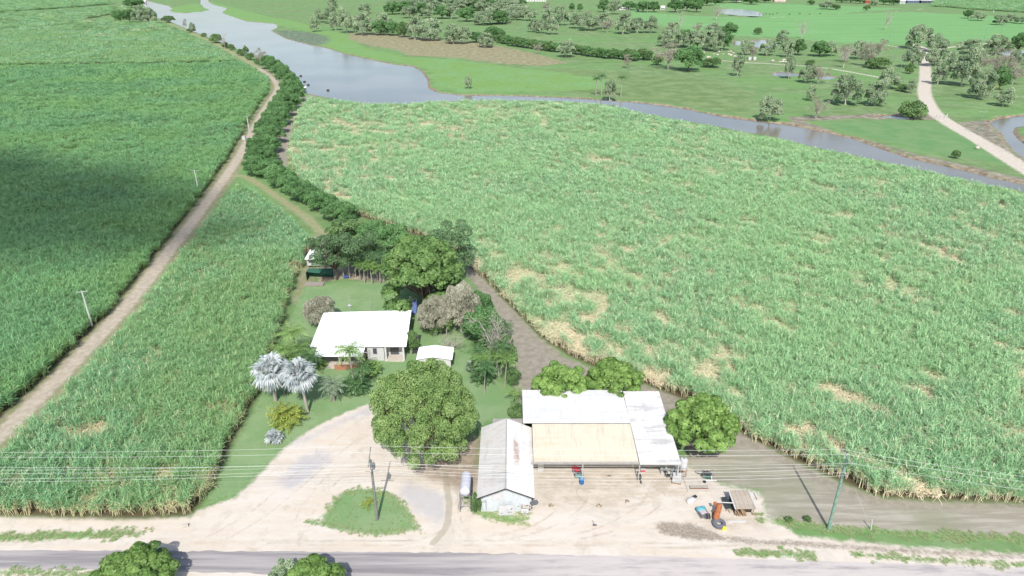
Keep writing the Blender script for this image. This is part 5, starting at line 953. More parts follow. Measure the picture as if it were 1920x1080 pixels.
# sign boards on the grass in front of the gable
from mathutils import noise as mnoise
def signboard(x, y, w_, h_, z0, label, marks):
    e = empty('sign_board', at(x, y), 0, label, 'sign', 'white sign boards by the gabled shed'); m = MB(); m.box(-w_/2, w_/2, -.03, 0, z0, z0+h_); m.build('panel', whp, e, bevel=.01)
    for sx in (-w_/2+.05, w_/2-.05): m = MB(); m.box(sx-.03, sx+.03, .0, .06, 0, z0+h_*.9); m.build('post', steelg, e)
    for (u0, u1, v0, v1, mm) in marks: m = MB(); m.box(u0*w_/2, u1*w_/2, -.036, -.031, z0+v0*h_, z0+v1*h_); m.build('marking', mm, e)
grm = plain('print_grey', C(150, 150, 164), .7); tlm = plain('print_teal', C(110, 170, 180), .7)
signboard(943, 968, .95, 1.5, .15, 'blank looking white sign board with a small teal mark, left of two on the grass', [(-.6, -.2, .2, .28, tlm), (-.1, .1, .2, .26, grm)])
signboard(956, 967, .95, 1.5, .15, 'white sign board with grey dark printing, right of two on the grass', [(.1, .5, .55, .62, grm), (.3, .7, .62, .72, grm), (-.7, -.4, .5, .56, grm), (-.6, .6, .22, .27, grm), (-.6, .4, .32, .36, grm)])
signboard(984, 968, .9, .7, .5, 'small white board leaning on the scrap heap at the shed corner', [(-.5, .5, .3, .4, grm), (-.3, .3, .1, .2, grm)])
def heap(x, y, n, sz, spread, label, mats, seed, name='scrap_heap'):
    rs = random.Random(seed); e = empty(name, at(x, y), 0, label, 'scrap heap'); parts = {}
    for q in range(n):
        M = Matrix.Translation((rs.gauss(0, spread), rs.gauss(0, spread*.6), rs.uniform(.05, sz)))@Euler((rs.uniform(-.5, .5), rs.uniform(-.5, .5), rs.uniform(0, 6.3))).to_matrix().to_4x4(); s = [rs.uniform(.06, .35)*v for v in (1.6, 1, .5)]
        k = rs.choice(range(len(mats))); b = parts.setdefault(k, MB())
        if rs.random() < .55: b.box(-s[0], s[0], -s[1], s[1], -s[2], s[2], M=M)
        elif rs.random() < .5: b.tube([tuple(M@Vector((-s[0]*2, 0, 0))), tuple(M@Vector((s[0]*2, 0, 0)))], .03, 5)
        else: b.lathe([(s[1], -s[2]), (s[1]*1.05, 0), (s[1]*.9, s[2])], 10, M=M)
    for k, b in parts.items(): b.build('scrap', mats[k], e)
heap(988, 956, 34, 1.5, .38, 'tall heap of rusty and white scrap at the front corner of the gabled shed', [rustm, offw, steelg, plain('print_brown', C(120, 90, 80), .8)], 1)
m = MB(); m.tube([at(905, 956, .08), at(921, 957, .08)], .06, 6); tag(m.build('pipe', rustm), 'short rusty pipe lying at the foot of the gabled shed wall', 'pipe')
# under the open bays
def barrel(loc, m_, label, h=.9, r=.3, lid=None, name='drum', cat='drum', group=None):
    e = empty(name, loc, 0, label, cat, group); m = MB(); m.lathe([(r*.97, 0), (r, .02), (r, h*.32), (r*1.04, h*.34), (r, h*.36), (r, h*.66), (r*1.04, h*.68), (r, h*.7), (r, h*.98), (r*.96, h)], 18); m.build('body', m_, e, smooth=True); m = MB(); m.lathe([(r*.9, h), (r*.9, h+.02)], 18); m.build('lid', lid or m_, e)
barrel(at(1090.5, 906), blue, 'bright blue drum at the foot of the bay post', .95, .32, plain('lid_pale', C(170, 212, 236), .4))
e = empty('bucket', at(1096, 904), 0, 'small white bucket beside the blue drum', 'bucket'); m = MB(); m.lathe([(.11, 0), (.15, .3)], 12); m.build('body', whp, e, smooth=True); m = MB(); m.tube([(.15*math.cos(a), 0, .3+.15*math.sin(a)) for a in np.linspace(0, math.pi, 7)], .01, 4); m.build('handle', steelg, e)
e = empty('ride_on_mower', at(1083, 889), .2, 'red ride-on mower with grey deck parked beside the bay post', 'mower')
m = MB(); m.box(-.35, .35, -.2, .7, .35, .75); m.build('bonnet', red, e, bevel=.08); m = MB(); m.box(-.5, .5, -.9, -.1, .2, .42); m.build('deck', plain('deck_teal', C(150, 190, 186), .5), e, bevel=.06); m = MB(); m.box(-.25, .25, -.55, -.1, .5, .62); m.box(-.25, .25, -.62, -.52, .6, 1.0); m.build('seat', black, e, bevel=.04)
m = MB(); m.tube([(0, .05, .75), (0, -.1, 1.05)], .025, 6); m.tube([(.17*math.cos(a), -.12+.08*math.sin(a), 1.05+.1*math.sin(a)) for a in np.linspace(0, 6.28, 12)], .018, 5); m.build('steering_wheel', black, e)
for sx in (-.5, .5):
    for y, r_ in ((.45, .2), (-.45, .28)): m = MB(); m.lathe([(r_*.55, -.09), (r_, -.08), (r_, .08), (r_*.55, .09)], 14, M=Matrix.Translation((sx, y, r_))@Matrix.Rotation(R(90), 4, 'Y')); m.build('wheel', rubber, e)
barrel(at(1077, 881), red, 'short red drum at the back of the cream roofed bay', .6, .32)
e = empty('chest_freezer', at(1013.5, 880), 0, 'white upright appliance just inside the left end of the open bay', 'freezer'); m = MB(); m.box(-.38, .38, -.4, .3, 0, 1.3); m.build('body', whp, e, bevel=.04); m = MB(); m.box(-.38, .38, -.44, -.405, .5, 1.27); d = m.build('door', offw, e); m = MB(); m.box(.25, .3, -.48, -.445, .8, 1.1); m.build('handle', steelg, d)
e = empty('motorbike', at(1199, 899), .05, 'black and white farm motorbike leaning at the second bay post', 'motorbike')
for y, r_ in ((.72, .33), (-.68, .32)): m = MB(); m.lathe([(r_*.7, -.05), (r_, -.045), (r_, .045), (r_*.7, .05)], 18, M=Matrix.Translation((0, y, r_))@Matrix.Rotation(R(90), 4, 'Y')); w_ = m.build('wheel', black, e); m = MB(); m.lathe([(.08, -.04), (.08, .04)], 10, M=Matrix.Translation((0, y, r_))@Matrix.Rotation(R(90), 4, 'Y')); m.build('hub', frame, w_)
m = MB(); m.tube([(0, -.68, .32), (0, -.1, .45), (0, .3, .8), (0, .72, .33)], .045, 6); m.box(-.14, .14, -.25, .2, .3, .62); m.build('frame', steelg, e); m = MB(); m.tube([(0, .05, .85), (0, .35, .88)], [.15, .12], 10); m.build('fuel_tank', whp, e, smooth=True); m = MB(); m.tube([(0, -.75, .82), (0, -.35, .84), (0, .0, .86)], [.08, .12, .1], 8); m.build('seat', black, e, smooth=True)
m = MB(); m.tube([(-.38, .3, 1.08), (0, .42, 1.02), (.38, .3, 1.08)], .02, 5); m.build('handlebar', black, e); m = MB(); m.tube([(0, .5, .72), (0, .9, .66)], [.09, .03], 6); m.tube([(0, -.7, .7), (0, -1.05, .76)], [.1, .03], 6); m.build('mudguard', whp, e)
e = empty('esky', at(1205, 883), 0, 'red ice box with a white lid beside the second bay post', 'ice box'); m = MB(); m.box(-.32, .32, -.2, .2, 0, .32); m.build('body', red, e, bevel=.03); m = MB(); m.box(-.34, .34, -.22, .22, .325, .42); m.build('lid', whp, e, bevel=.02)
e = empty('workbench', at(1251, 887), -.1, 'cluttered grey-green bench of machine parts under the white roof', 'workbench'); gg = plain('bench_paint', C(176, 190, 184), .6, var=.2); m = MB(); m.box(-1.0, 1.0, -.35, .35, .8, .88); m.build('bench_top', gg, e)
for sx in (-.9, .9):
    for y in (-.28, .28): m = MB(); m.box(sx-.04, sx+.04, y-.04, y+.04, 0, .8); m.build('leg', steelg, e)
rs_ = random.Random(4)
for q in range(7): x0 = -.85+q*.25; m = MB(); m.box(x0, x0+rs_.uniform(.12, .24), -.25, .2*rs_.random(), .883, .9+rs_.uniform(.05, .35)); m.build('machine_part', [gg, steelg, offw, timber][q % 4], e)
heap(1262, 893, 22, .7, .55, 'low pile of grey metal parts below the bench at the corner post', [steelg, offw, gg, dark], 7)
# white tanks at the corner of the sheds
e = empty('water_tank', at(1279, 888), 0, 'round white plastic tank on a low stand at the right corner of the sheds', 'tank'); m = MB(); m.lathe([(.5, .9), (.52, .95), (.52, 2.3), (.45, 2.45), (.15, 2.55)], 20); m.build('tank', whp, e, smooth=True)
m = MB(); m.box(-.5, .5, -.5, .5, .78, .88); m.build('platform', timber, e)
for sx in (-.42, .42):
    for y in (-.42, .42): m = MB(); m.box(sx-.04, sx+.04, y-.04, y+.04, 0, .78); m.build('leg', timber, e)
m = MB(); m.lathe([(.12, 2.56), (.12, 2.62)], 12); m.build('cap', steelg, e)
e = empty('water_container', at(1268, 903), -.25, 'square white liquid container standing on the dirt at the shed corner', 'container'); m = MB(); m.box(-.55, .55, -.5, .5, .15, 1.1); m.build('tank', whp, e, bevel=.08); m = MB(); m.box(-.58, .58, -.53, .53, 0, .13); m.build('pallet', timber, e)
m = MB()
for q in range(6): x0 = -.57+q*.228; m.tube([(x0, -.56, .14), (x0, -.56, 1.14)], .012, 4); m.tube([(x0, .56, .14), (x0, .56, 1.14)], .012, 4)
for z in (.4, .75, 1.14): m.tube([(-.57, -.56, z), (.57, -.56, z)], .012, 4)
m.build('cage', frame, e); m = MB(); m.lathe([(.13, 1.1), (.13, 1.15)], 12); m.build('cap', black, e)
m = MB(); m.tube([at(1279, 881, 1.5), at(1283, 884, .9), at(1284, 894, .1), at(1280, 897, .05)], .04, 6); tag(m.build('hose', offw), 'pale hose curving down from the round white tank', 'hose')
heap(1324, 893, 26, .8, .42, 'pile of tangled grey scrap on the dirt near the white pipes', [steelg, offw, dark, greenm], 3)
m = MB(); m.tube([at(1323, 901, .1), at(1343, 901, .1)], .09, 8); tag(m.build('pipe', whp), 'white pipe lying on the concrete slab behind the trough', 'pipe')
m = MB(); m.tube([at(1334, 901, .05), at(1334, 892, .7)], .08, 8); tag(m.build('pipe', whp), 'short white pipe standing up beside the scrap pile', 'pipe')
# slab with pit
e = empty('concrete_slab', at(1309, 916), 0, 'pale concrete slab with a long dark pit of rusty beams', 'slab'); m = MB(); m.box(-1.5, 1.5, .45, 1.9, 0, .12); m.box(-1.5, 1.5, -.75, -.2, 0, .12); m.box(-1.5, -1.1, -.2, .45, 0, .12); m.build('slab', conc, e); m = MB(); m.box(-1.1, 1.3, -.2, .45, -.02, .03); m.build('pit', plain('pit_dark', C(90, 76, 66, .6), .9), e)
for y in (-.1, .12, .34): m = MB(); m.box(-1.0, 1.25, y-.04, y+.04, .03, .13); m.build('beam', offw if y > 0 else rustm, e)
barrel(at(1320.5, 905), black, 'small dark tub on the concrete slab', .2, .22, name='tub', cat='tub')
# little white boat hull with black fittings
e = empty('dinghy', at(1297, 938), .5, 'small white upturned dinghy with black fittings on the dirt', 'boat'); V = []; ns = 11
for q in range(ns):
    f = q/(ns-1); wv = .42*math.sin(math.pi*min(1, .12+f*.95))**.6; 
    for a in np.linspace(0, math.pi, 9): V.append(((f-.5)*1.7, wv*math.cos(a), .36*math.sin(a)*(.6+.4*math.sin(math.pi*f))+.03))
m = MB(); m.add(V, [(q*9+a, q*9+a+1, q*9+a+10, q*9+a+9) for q in range(ns-1) for a in range(8)]); m.build('hull', whp, e, smooth=True)
for x in (.35, .62): m = MB(); m.box(x-.08, x+.08, -.2, .2, .3, .5); m.build('fitting', black, e, bevel=.03)
# tarp covered pile
e = empty('tarp_pile', at(1318, 963), .2, 'pile of panels and boxes under a pale blue tarp', 'junk pile')
V = []; N_ = 9
for a in range(N_):
    for b_ in range(N_): x, y = -.7+1.25*a/8, .0+.8*b_/8; V.append((x, y, .62+.12*mnoise.noise((x*2.5, y*2.5, 1))-.35*max(0, (abs(a-4)-2)/2)**2-.3*max(0, (abs(b_-4)-2)/2)**2))
m = MB(); m.add(V, [(a*N_+b_, a*N_+b_+1, (a+1)*N_+b_+1, (a+1)*N_+b_) for a in range(N_-1) for b_ in range(N_-1)]); o = m.build('tarp', tealm, e, smooth=True); s_ = o.modifiers.new('thick', 'SOLIDIFY'); s_.thickness = .02
m = MB(); m.box(-.65, .5, -.75, .75, 0, .4); m.build('crate', steelg, e, bevel=.03); m = MB(); m.box(-.55, .25, -.5, .1, .42, .5, M=Matrix.Rotation(.2, 4, 'Z')); m.build('panel', plain('panel_pink', C(226, 210, 212), .6), e)
for q in range(4): m = MB(); m.box(.05+q*.17, .16+q*.17, -1., -.45, .08, .5, M=Matrix.Rotation(-.25, 4, 'Z')); m.build('battery', black if q % 2 else steelg, e)
# rusty cylinder
cb0, ct0 = G(1342, 973, .4), G(1349, 946, 1.25); ax_ = Vector(ct0-cb0); e = empty('rusty_boiler', tuple(cb0), 0, 'orange rusty cylinder leaning on a frame beside the tyre', 'boiler'); Mx = ax_.to_track_quat('Z', 'Y').to_matrix().to_4x4(); L_ = ax_.length
m = MB(); m.lathe([(.05, -.12), (.26, -.06), (.34, .06), (.36, .15), (.36, L_-.15), (.32, L_), (.1, L_+.06)], 20, M=Mx); m.build('drum', rustm, e, smooth=True); m = MB(); m.lathe([(.375, L_*.33), (.375, L_*.33+.05)], 20, M=Mx); m.lathe([(.375, L_*.7), (.375, L_*.7+.05)], 20, M=Mx); m.build('band', rustm, e)
m = MB(); m.tube([(0, ax_.y*.75, -.4), (0, ax_.y*.75, .35)], .08, 6); m.tube([(-.3, ax_.y*.4, -.4), (.3, ax_.y*.4, -.4)], .06, 6); m.build('cradle', rustm, e); m = MB(); m.box(-.02, .34, ax_.y*.8, ax_.y*1.02, 1.0, 1.3); m.build('fitting', rustm, e, bevel=.03)
m = MB(); m.tube([at(1352, 942, 1.2), at(1376, 943, 1.5)], .07, 8); tag(m.build('pipe', whp), 'white pipe running from the rusty cylinder to the small shed roof', 'pipe')
m = MB(); m.tube([at(1354, 946, .9), at(1361, 948, .6), at(1365, 955, .2), at(1369, 962, .05)], .025, 5); tag(m.build('hose', black), 'thin black hose looping down beside the rusty cylinder', 'hose')
e = empty('tractor_tyre', at(1347.5, 984.5), 0, 'big grey tractor tyre lying flat on the dirt', 'tyre'); m = MB(); m.lathe([(.40, .05), (.62, 0), (.74, .08), (.77, .25), (.74, .42), (.62, .5), (.40, .46), (.36, .36), (.46, .25), (.36, .14)], 30); 
m.f = [f for f in m.f if len(f) == 4]+[[i, (i+1) % 30, 9*30+(i+1) % 30, 9*30+i] for i in range(30)]; m.build('tyre', rubber, e, smooth=True)
m = MB()
for q in range(26): a = q*6.283/26; m.box(.735, .80, -.035, .035, .06, .44, M=Matrix.Rotation(a, 4, 'Z')@Matrix.Rotation(.25, 4, 'X'))
m.build('tread', rubber, e)
e = empty('jerry_can', at(1357, 993), .4, 'bright yellow jerry can leaning against the tyre', 'jerry can'); m = MB(); m.box(-.24, .24, -.12, .12, 0, .42, M=Matrix.Rotation(.3, 4, 'X')); m.build('body', yel, e, bevel=.05); m = MB(); m.tube([(-.12, .0, .42), (-.1, -.02, .5), (.1, -.02, .5), (.12, 0, .42)], .025, 5); m.build('handle', yel, e); m = MB(); m.lathe([(.05, .40), (.05, .47)], 10, (.18, -.1, 0)); m.build('cap', black, e)
# little tin shelter
bl = G(1378, 966); br = G(1411, 966); e = empty('wood_shelter', tuple((bl+br)/2), 0, 'little shelter with a sagging corrugated roof and firewood stacked beneath', 'shelter'); hw = (br[0]-bl[0])/2; d_ = 2.7
m = MB(); m.slab([(-hw-.15, -.15, 1.15), (hw+.25, -.15, 1.15), (hw+.1, d_, 1.5), (-hw-.2, d_, 1.5)], .05); m.build('roof', lean_m, e)
for q in range(5): x = -hw+.1+q*(2*hw)/4; m = MB(); m.tube([(x, -.15, 1.19), (x-.03, d_, 1.54)], .045, 5); m.build('roof_rib', offw, e)
m = MB(); m.slab([(-hw-.24, -.2, 1.22), (-hw-.1, -.2, 1.22), (-hw-.14, d_, 1.57), (-hw-.28, d_, 1.57)], .06); m.slab([(hw+.18, -.2, 1.22), (hw+.3, -.2, 1.22), (hw+.16, d_, 1.57), (hw+.04, d_, 1.57)], .06); m.build('flashing', whp, e)
for sx in (-hw, hw):
    for y in (0, d_-.2): m = MB(); m.tube([(sx, y, 0), (sx, y, 1.2+.1*y)], .06, 6); m.build('post', timber, e)
m = MB(); m.box(-hw, hw, .5, d_-.2, 0, .9); m.build('inner_stack', plain('shelter_dark', C(96, 76, 60, .6), .9), e)
rs_ = random.Random(11)
for q in range(16): x = rs_.uniform(-hw+.1, hw-.1); z = rs_.uniform(.08, .7); l = .5; m = MB(); m.tube([(x, .45, z), (x+rs_.uniform(-.15, .15), -.15-rs_.random()*.15, z*.8)], rs_.uniform(.05, .09), 7); m.build('log', timber, e)
m = MB(); m.box(-hw-.95, -hw-.3, .6, 2.6, .5, .54); wm_ = m.build('side_tray', plain('tray_dark', C(84, 96, 98, .7), .5, var=.3, scale=4), e)
for y in (.7, 2.5): m = MB(); m.box(-hw-.9, -hw-.84, y, y+.06, 0, .5); m.build('tray_leg', steelg, e)
m = MB(); m.box(-1.1, 1.1, -.09, .09, 0, .1); tag(m.build('plank', whp, loc=at(1382, 978)), 'white painted plank on the dirt in front of the little shelter', 'plank')
m = MB(); m.tube([(0, 0, 0), (0, 0, 1.3)], .06, 8); m.lathe([(.075, 1.3), (.075, 1.36)], 8); tag(m.build('post', whp, loc=at(1419.5, 938)), 'white post on the mown ground right of the little shelter', 'post')
m = MB(); m.tube([(0, 0, 0), (-.15, .1, 1.5)], .06, 8); m.lathe([(.07, 1.49), (.07, 1.53)], 8, (-.15, .1, 0)); tag(m.build('post', whp, loc=at(1633, 994)), 'white leaning guide post on the green verge at right', 'post')
m = MB(); m.tube([at(1604, 918, 6.5), at(1633, 993, .3)], .015, 4); tag(m.build('guy_wire', wire_m), 'thin stay wire running down to the leaning white post', 'wire')
m = MB(); m.box(-.35, .35, -.2, .2, 0, .3, M=Matrix.Rotation(.3, 4, 'Z')); tag(m.build('marker_block', conc, loc=at(348, 987), bevel=.04), 'pale concrete block at the corner of the left cane', 'block')
e = empty('cable_reel', at(1115, 986), 0, 'small grey wheeled jack standing alone on the open dirt', 'jack'); m = MB(); m.box(-.22, .22, -.1, .1, .1, .2); m.tube([(0, 0, .2), (-.25, .35, .55)], .025, 5); m.build('frame', steelg, e)
for sx in (-.2, .2): m = MB(); m.lathe([(.09, -.03), (.09, .03)], 10, M=Matrix.Translation((sx, 0, .09))@Matrix.Rotation(R(90), 4, 'Y')); m.build('wheel', black, e)
m = MB(); P = spline([at(1091, 909, .02), at(1083, 917, .02), at(1082, 926, .02), at(1098, 941, .02), at(1122, 951, .02)], 5); m.tube(P, .02, 5); tag(m.build('hose', plain('hose_tan', C(196, 178, 150), .7)), 'long thin hose trailing over the dirt from the blue drum', 'hose')
for q, (x, y, lb) in enumerate([(1124, 949, 'dark lump of rubbish on the open dirt at the end of the hose'), (1141, 893, 'round brown mat of straw on the dirt before the open bay'), (1031, 948, 'brown clod of earth right of the gabled shed'), (1174, 940, 'dark scatter of rubbish in the middle of the yard')]):
    m = MB(); rs_ = random.Random(q)
    for k_ in range(9): M = Matrix.Translation((rs_.gauss(0, .16), rs_.gauss(0, .12), .05))@Euler((rs_.random(), rs_.random(), rs_.random()*6)).to_matrix().to_4x4(); m.box(-.10, .10, -.07, .07, -.05, .05, M=M)
    tag(m.build('rubble', plain('rubble_%d' % q, C(190, 170, 146, .9), .95, var=.3)), lb, 'rubble').location = at(x, y)
# clothes and play things behind the house
e = empty('play_slide', at(768, 586), .1, 'blue plastic slide with a white top rail at the lawn edge', 'slide'); m = MB(); m.slab([(.5, -.8, .1), (1.3, -.8, .1), (1.5, 1.2, 1.9), (.7, 1.2, 1.9)], .08); m.build('chute', navy, e)
for x in (.6, 1.4): m = MB(); m.tube([(x, 1.25, 0), (x, 1.25, 2.3)], .05, 6); m.build('post', whp, e)
m = MB(); m.tube([(.1, 1.3, 2.9), (.6, 1.25, 2.2), (1.4, 1.25, 2.3), (1.5, 1.3, 1.9)], .08, 6); m.build('rail', whp, e)
e = empty('paddling_pool', at(746, 578), 0, 'round teal plastic shell on the grass beside the blue slide', 'paddling pool'); m = MB(); m.lathe([(.6, 0), (.75, .25), (.8, .3), (.7, .22), (.3, .1)], 18); m.build('shell', tealm, e, smooth=True); m = MB(); m.lathe([(.5, .12), (.5, .14)], 16); m.build('water', navy, e)
m = MB(); m.tube([(0, 0, 0), (0, 0, 2.9)], .09, 8); m.lathe([(.12, 2.9), (.12, 2.95)], 8); tag(m.build('post', whp, loc=at(754, 592)), 'thick white post behind the right end of the house roof', 'post')
m = MB(); m.tube([(0, 0, 0), (0, 0, 2.6)], .035, 6); m.lathe([(.05, 2.6), (.05, 2.65)], 8); tag(m.build('post', frame, loc=at(695, 581)), 'thin grey post standing on the back lawn', 'post')
e = empty('blue_barrow', at(649, 522), .3, 'blue wheelbarrow among the palm trunks at the lawn end', 'wheelbarrow'); m = MB(); m.slab([(-.5, -.3, .6), (.5, -.3, .6), (.5, .3, .6), (-.5, .3, .6)], .3); m.build('tray', navy, e); m = MB(); m.lathe([(.17, -.04), (.17, .04)], 12, M=Matrix.Translation((.6, 0, .17))@Matrix.Rotation(R(90), 4, 'X')); m.build('wheel', black, e); m = MB(); m.tube([(.6, 0, .17), (-.2, -.25, .35), (-1., -.28, .6)], .025, 5); m.tube([(.6, 0, .17), (-.2, .25, .35), (-1., .28, .6)], .025, 5); m.build('handle', steelg, e)
# pump hut, irrigation box
e = empty('pump_hut', at(567, 172), 0, 'little white pump hut on the river bank at the end of the tree row', 'hut'); m = MB(); m.box(-2.2, 1.8, -1.4, 1.4, 0, 1.9); m.build('wall', white, e); m = MB(); m.slab([(-2.5, -1.8, 2.0), (2.1, -1.8, 2.0), (2.1, 1.8, 2.3), (-2.5, 1.8, 2.3)], .08); m.build('roof', whiter, e); m = MB(); m.box(-.6, .4, -1.44, -1.41, .2, 1.6); m.build('door', steelg, e)
e = empty('white_box', at(458, 262), 0, 'white irrigation box at the edge of the cane beside the track', 'box'); m = MB(); m.box(-.6, .6, -.5, .5, 0, 1.3); m.build('body', whp, e, bevel=.05); m = MB(); m.box(-.65, .65, -.55, .55, 1.3, 1.4); m.build('lid', offw, e)
m = MB(); m.box(-.6, .6, -.5, .5, 0, 1.8); m.tube([(0, 0, 0), (0, 0, 2.6)], .12, 6); tag(m.build('red_pump', plain('pump_orange', C(206, 110, 70), .7), loc=at(554, 203)), 'orange pump beside the brown lane behind the tree row', 'pump')
for q, (x, y) in enumerate([(564, 143), (571, 154), (578, 160), (615, 170), (573, 176)]):
    m = MB(); m.lathe([(.1, 0), (.8, .1), (.9, .35), (.4, .7), (.05, .75)], 8); tag(m.build('rock', plain('rock_dark', C(90, 84, 78, .7), .9), loc=at(x, y, -.45)), f"{ORD[q]} dark rock from the top in the river shallows by the pump hut", 'rock', 'dark rocks in the shallows')
# causeway posts and rocks
for q, (x, y) in enumerate([(1756, 222), (1763, 222), (1772, 222), (1775, 219)]):
    m = MB(); m.tube([(0, 0, 0), (0, 0, 1.2)], .22, 8); m.lathe([(.26, 1.2), (.26, 1.3)], 8); tag(m.build('guide_post', whp, loc=at(x, y)), f"{ORD[q]} white guide post from the left on the causeway", 'post', 'white posts on the causeway')
m = MB(); m.lathe([(.5, 0), (.8, .3), (.6, .8), (.1, 1.0)], 9); tag(m.build('rock', conc, loc=at(1832, 279)), 'pale boulder on the grass beside the gravel road', 'rock')
rs_ = random.Random(21); rock = []
for q in range(26): rock.append((rs_.uniform(1318, 1378) if q < 20 else rs_.uniform(1445, 1475), rs_.uniform(93, 112) if q < 20 else rs_.uniform(112, 118)))
rock.sort()
for q, (x, y) in enumerate(rock):
    m = MB(); a = rs_.uniform(.6, 1.5); m.lathe([(a*.8, 0), (a, .3*a), (a*.6, .7*a), (.1, .8*a)], 7); tag(m.build('rock', conc, loc=at(x, y)), f"{ORD[q]} pale boulder from the left in the rubble by the far track", 'rock', 'pale boulders by the far track').rotation_euler = (0, 0, rs_.random()*6)
for q, (x, y, lb) in enumerate([(1405, 113, 'left white cube tank beside the far track'), (1414, 113, 'right white cube tank beside the far track')]):
    e = empty('cube_tank', at(x, y), .1*q, lb, 'tank', 'white cube tanks'); m = MB(); m.box(-1., 1., -1., 1., .2, 2.2); m.build('tank', whp, e, bevel=.1); m = MB(); m.box(-1.05, 1.05, -1.05, 1.05, 0, .18); m.build('pallet', timber, e)
# cattle by the pond
def cow(x, y, rz, mm, label):
    e = empty('cow', at(x, y), rz, label, 'cow', 'cattle by the far pond'); me = bpy.data.meshes.new('body')
    pts = [((-.9, 0, 1.15), (.3, .34)), ((-.3, 0, 1.1), (.38, .42)), ((.45, 0, 1.12), (.36, .42)), ((.85, 0, 1.25), (.24, .28)), ((1.15, 0, 1.2), (.16, .18)), ((1.5, 0, 1.0), (.12, .13))]; ed = [(i, i+1) for i in range(5)]
    for bx, pr in ((-.8, 0), (.6, 2)):
        for s in (-.24, .24): n = len(pts); pts += [((bx, s, .85), (.16, .17)), ((bx+.06, s, .45), (.08, .09)), ((bx-.02, s, .02), (.07, .07))]; ed += [(pr, n), (n, n+1), (n+1, n+2)]
    n = len(pts); pts += [((-1.15, 0, 1.2), (.05, .05)), ((-1.2, 0, .6), (.04, .04))]; ed += [(0, n), (n, n+1)]; n = len(pts); pts += [((1.2, .26, 1.3), (.05, .07)), ((1.2, -.26, 1.3), (.05, .07))]; ed += [(4, n), (4, n+1)]
    me.from_pydata([p for p, _ in pts], ed, []); me.materials.append(mm); o = link('body', me, e); sk = o.modifiers.new('skin', 'SKIN')
    for i, (_, r_) in enumerate(pts): me.skin_vertices[0].data[i].radius = r_
    me.skin_vertices[0].data[0].use_root = True; o.modifiers.new('sub', 'SUBSURF').levels = 1
cw = [plain('hide_black', (.03, .027, .025, 1), .8), plain('hide_brown', C(120, 84, 60, .8), .8)]
def skinmesh_ok(): return True
for q, (x, y, rz) in enumerate([(1424, 28, .2), (1430, 28, 2.8), (1436, 27, .1), (1443, 28, 3.), (1449, 28, .3), (1457, 26, 0.), (1480, 28, 3.1), (1499, 27, .2), (1518, 28, 2.9), (1537, 27, .1)]): cow(x, y, rz, cw[q % 3 == 2], f"{ORD[q]} dark cow from the left beside the far pond")
# far buildings
def farhouse(x, y, wpx, dpt, h, label, rm, wm_, name='farmhouse', cat='house', gable=True, ang=0):
    b = G(x, y); w_ = wpx*pxm(b)/2; e = empty(name, tuple(b), ang, label, cat); m = MB(); m.box(-w_, w_, 0, dpt, 0, h); m.build('wall', wm_, e)
    m = MB()
    if gable: m.slab([(-w_-.5, -.6, h), (w_+.5, -.6, h), (w_+.5, dpt/2-.01, h+1.8), (-w_-.5, dpt/2-.01, h+1.8)], .12); m.slab([(-w_-.5, dpt/2+.01, h+1.8), (w_+.5, dpt/2+.01, h+1.8), (w_+.5, dpt+.6, h), (-w_-.5, dpt+.6, h)], .12)
    else: m.slab([(-w_-.5, -.6, h+.1), (w_+.5, -.6, h+.1), (w_+.5, dpt+.6, h+1.2), (-w_-.5, dpt+.6, h+1.2)], .12)
    m.build('roof', rm, e); n = max(2, int(w_/2.2))
    for q in range(n): xx = -w_+(q+.5)*2*w_/n; m = MB(); m.box(xx-.6, xx+.6, -.04, -.01, h*.35, h*.75); m.build('window', glass, e)
    m = MB(); m.box(-.5, .5, -.05, -.01, 0, h*.7); m.build('door', steelg, e); return e
farhouse(1168, 19, 26, 9, 3.2, 'white farmhouse among dark trees at the top centre', whiter, white); farhouse(1242, 18, 8, 6, 3, 'small white cottage right of the far farmhouse', whiter, white, 'cottage')
farhouse(1002, 3, 44, 18, 4, 'long white roofed packing shed at the very top edge', whiter, white, 'packing_shed', 'shed', False); farhouse(1462, 4, 20, 9, 3.2, 'pinkish white house under trees at the top edge', whiter, plain('wall_pink', C(236, 206, 190), .7)); farhouse(1384, 3, 10, 8, 3, 'small white building between the top edge trees', whiter, white, 'cottage')
farhouse(1626, 6, 9, 6, 3, 'small red walled hut under the top edge trees', rustm, red, 'hut', 'hut'); farhouse(1692, 7, 10, 10, 4.5, 'white end shed beside the far machinery sheds', whiter, white, 'shed', 'shed'); farhouse(1712, 6, 22, 12, 4, 'open blue grey machinery shed at the top right', zinc2, plain('wall_blue', C(110, 126, 160), .7), 'machinery_shed', 'shed', False); farhouse(1738, 6, 22, 12, 4, 'dark fronted machinery shed left of the far cane', zinc2, plain('wall_slate', C(90, 96, 120), .7), 'machinery_shed', 'shed', False)
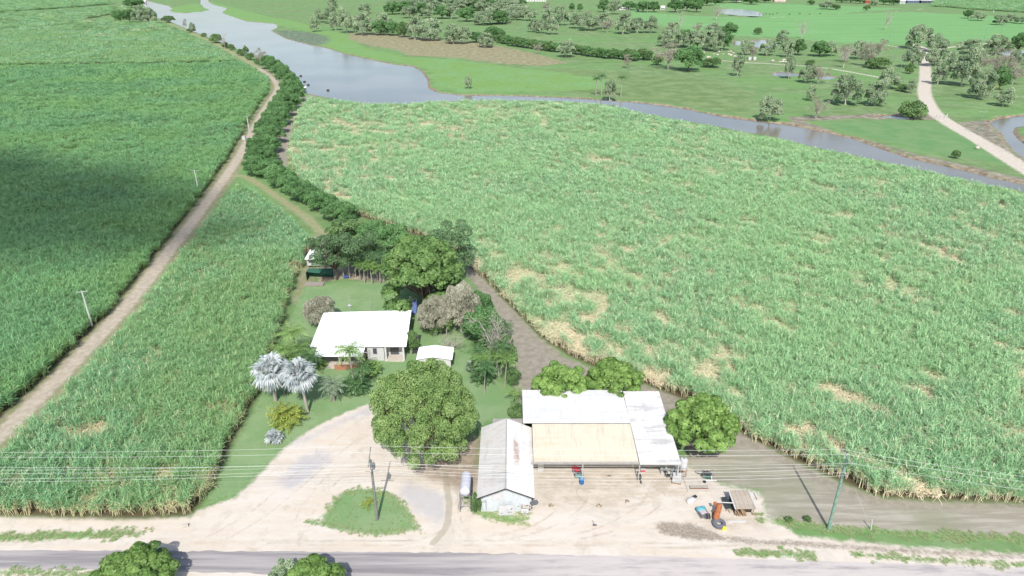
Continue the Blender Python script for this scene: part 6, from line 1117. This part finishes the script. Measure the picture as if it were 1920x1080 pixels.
farhouse(1196, 22, 3.5, 3, 2.6, 'tiny white hut by the far farmhouse drive', whiter, white, 'hut', 'hut'); farhouse(969, 15, 10, 5, 2, 'small cream shed at the right end of the grey wood', whiter, offw, 'hut', 'hut'); farhouse(270, 6, 6, 4, 3, 'small white hut beside the pale road at upper left', whiter, white, 'hut', 'hut'); farhouse(1009, 59, 4.5, 2.5, 1.8, 'tiny white shelter under the grey-green trees', whiter, white, 'hut', 'hut')
m = MB(); m.box(-.5, .5, -.5, .5, 0, 2.2); tag(m.build('marker', whp, loc=at(1862, 23)), 'white marker box at the front edge of the far cane block', 'marker')
# cloud that shades the left field; it floats high behind the camera
cm = NT('cloud'); tb = cm.n('ShaderNodeBsdfTransparent'); mx = cm.n('ShaderNodeMixShader'); mx.inputs[0].default_value = .60; cm.p.inputs['Roughness'].default_value = 1; cm.p.inputs['Base Color'].default_value = (.9, .9, .9, 1)
cm.t.links.new(tb.outputs[0], mx.inputs[1]); cm.t.links.new(cm.p.outputs[0], mx.inputs[2]); cm.t.links.new(mx.outputs[0], cm.out.inputs[0])
ZC = 1500.; dy = -ZC/math.tan(R(SUN_EL)); ce = None; V, F, n = [], [], 0
for (x, y, rx, ry) in [(-165, 196, 62, 20), (-118, 158, 52, 10), (-215, 212, 60, 30), (-250, 150, 60, 40), (-112, 184, 30, 7)]:
    u_, v_ = np.meshgrid(np.linspace(0, 2*math.pi, 40, endpoint=False), np.linspace(.02, math.pi-.02, 16)); rr = 1+.22*(lattice(np.cos(u_)*3+x, np.sin(u_)*3+v_*1.3+y, 1., 9)-.5)*2
    X = x+rx*np.cos(u_)*np.sin(v_)*rr; Y = y+dy+ry*np.sin(u_)*np.sin(v_)*rr; Z = ZC+14*np.cos(v_); V.append(np.stack([X, Y, Z], -1).reshape(-1, 3)); i = np.arange(15)[:, None]*40; j = np.arange(40)[None]; F.append(np.stack([i+j, i+(j+1) % 40, i+40+(j+1) % 40, i+40+j], -1).reshape(-1, 4)+n); n += 640
o = link('cloud', npmesh('cloud', np.concatenate(V), np.concatenate(F), [cm.m], smooth=True)); tag(o, kind='structure')
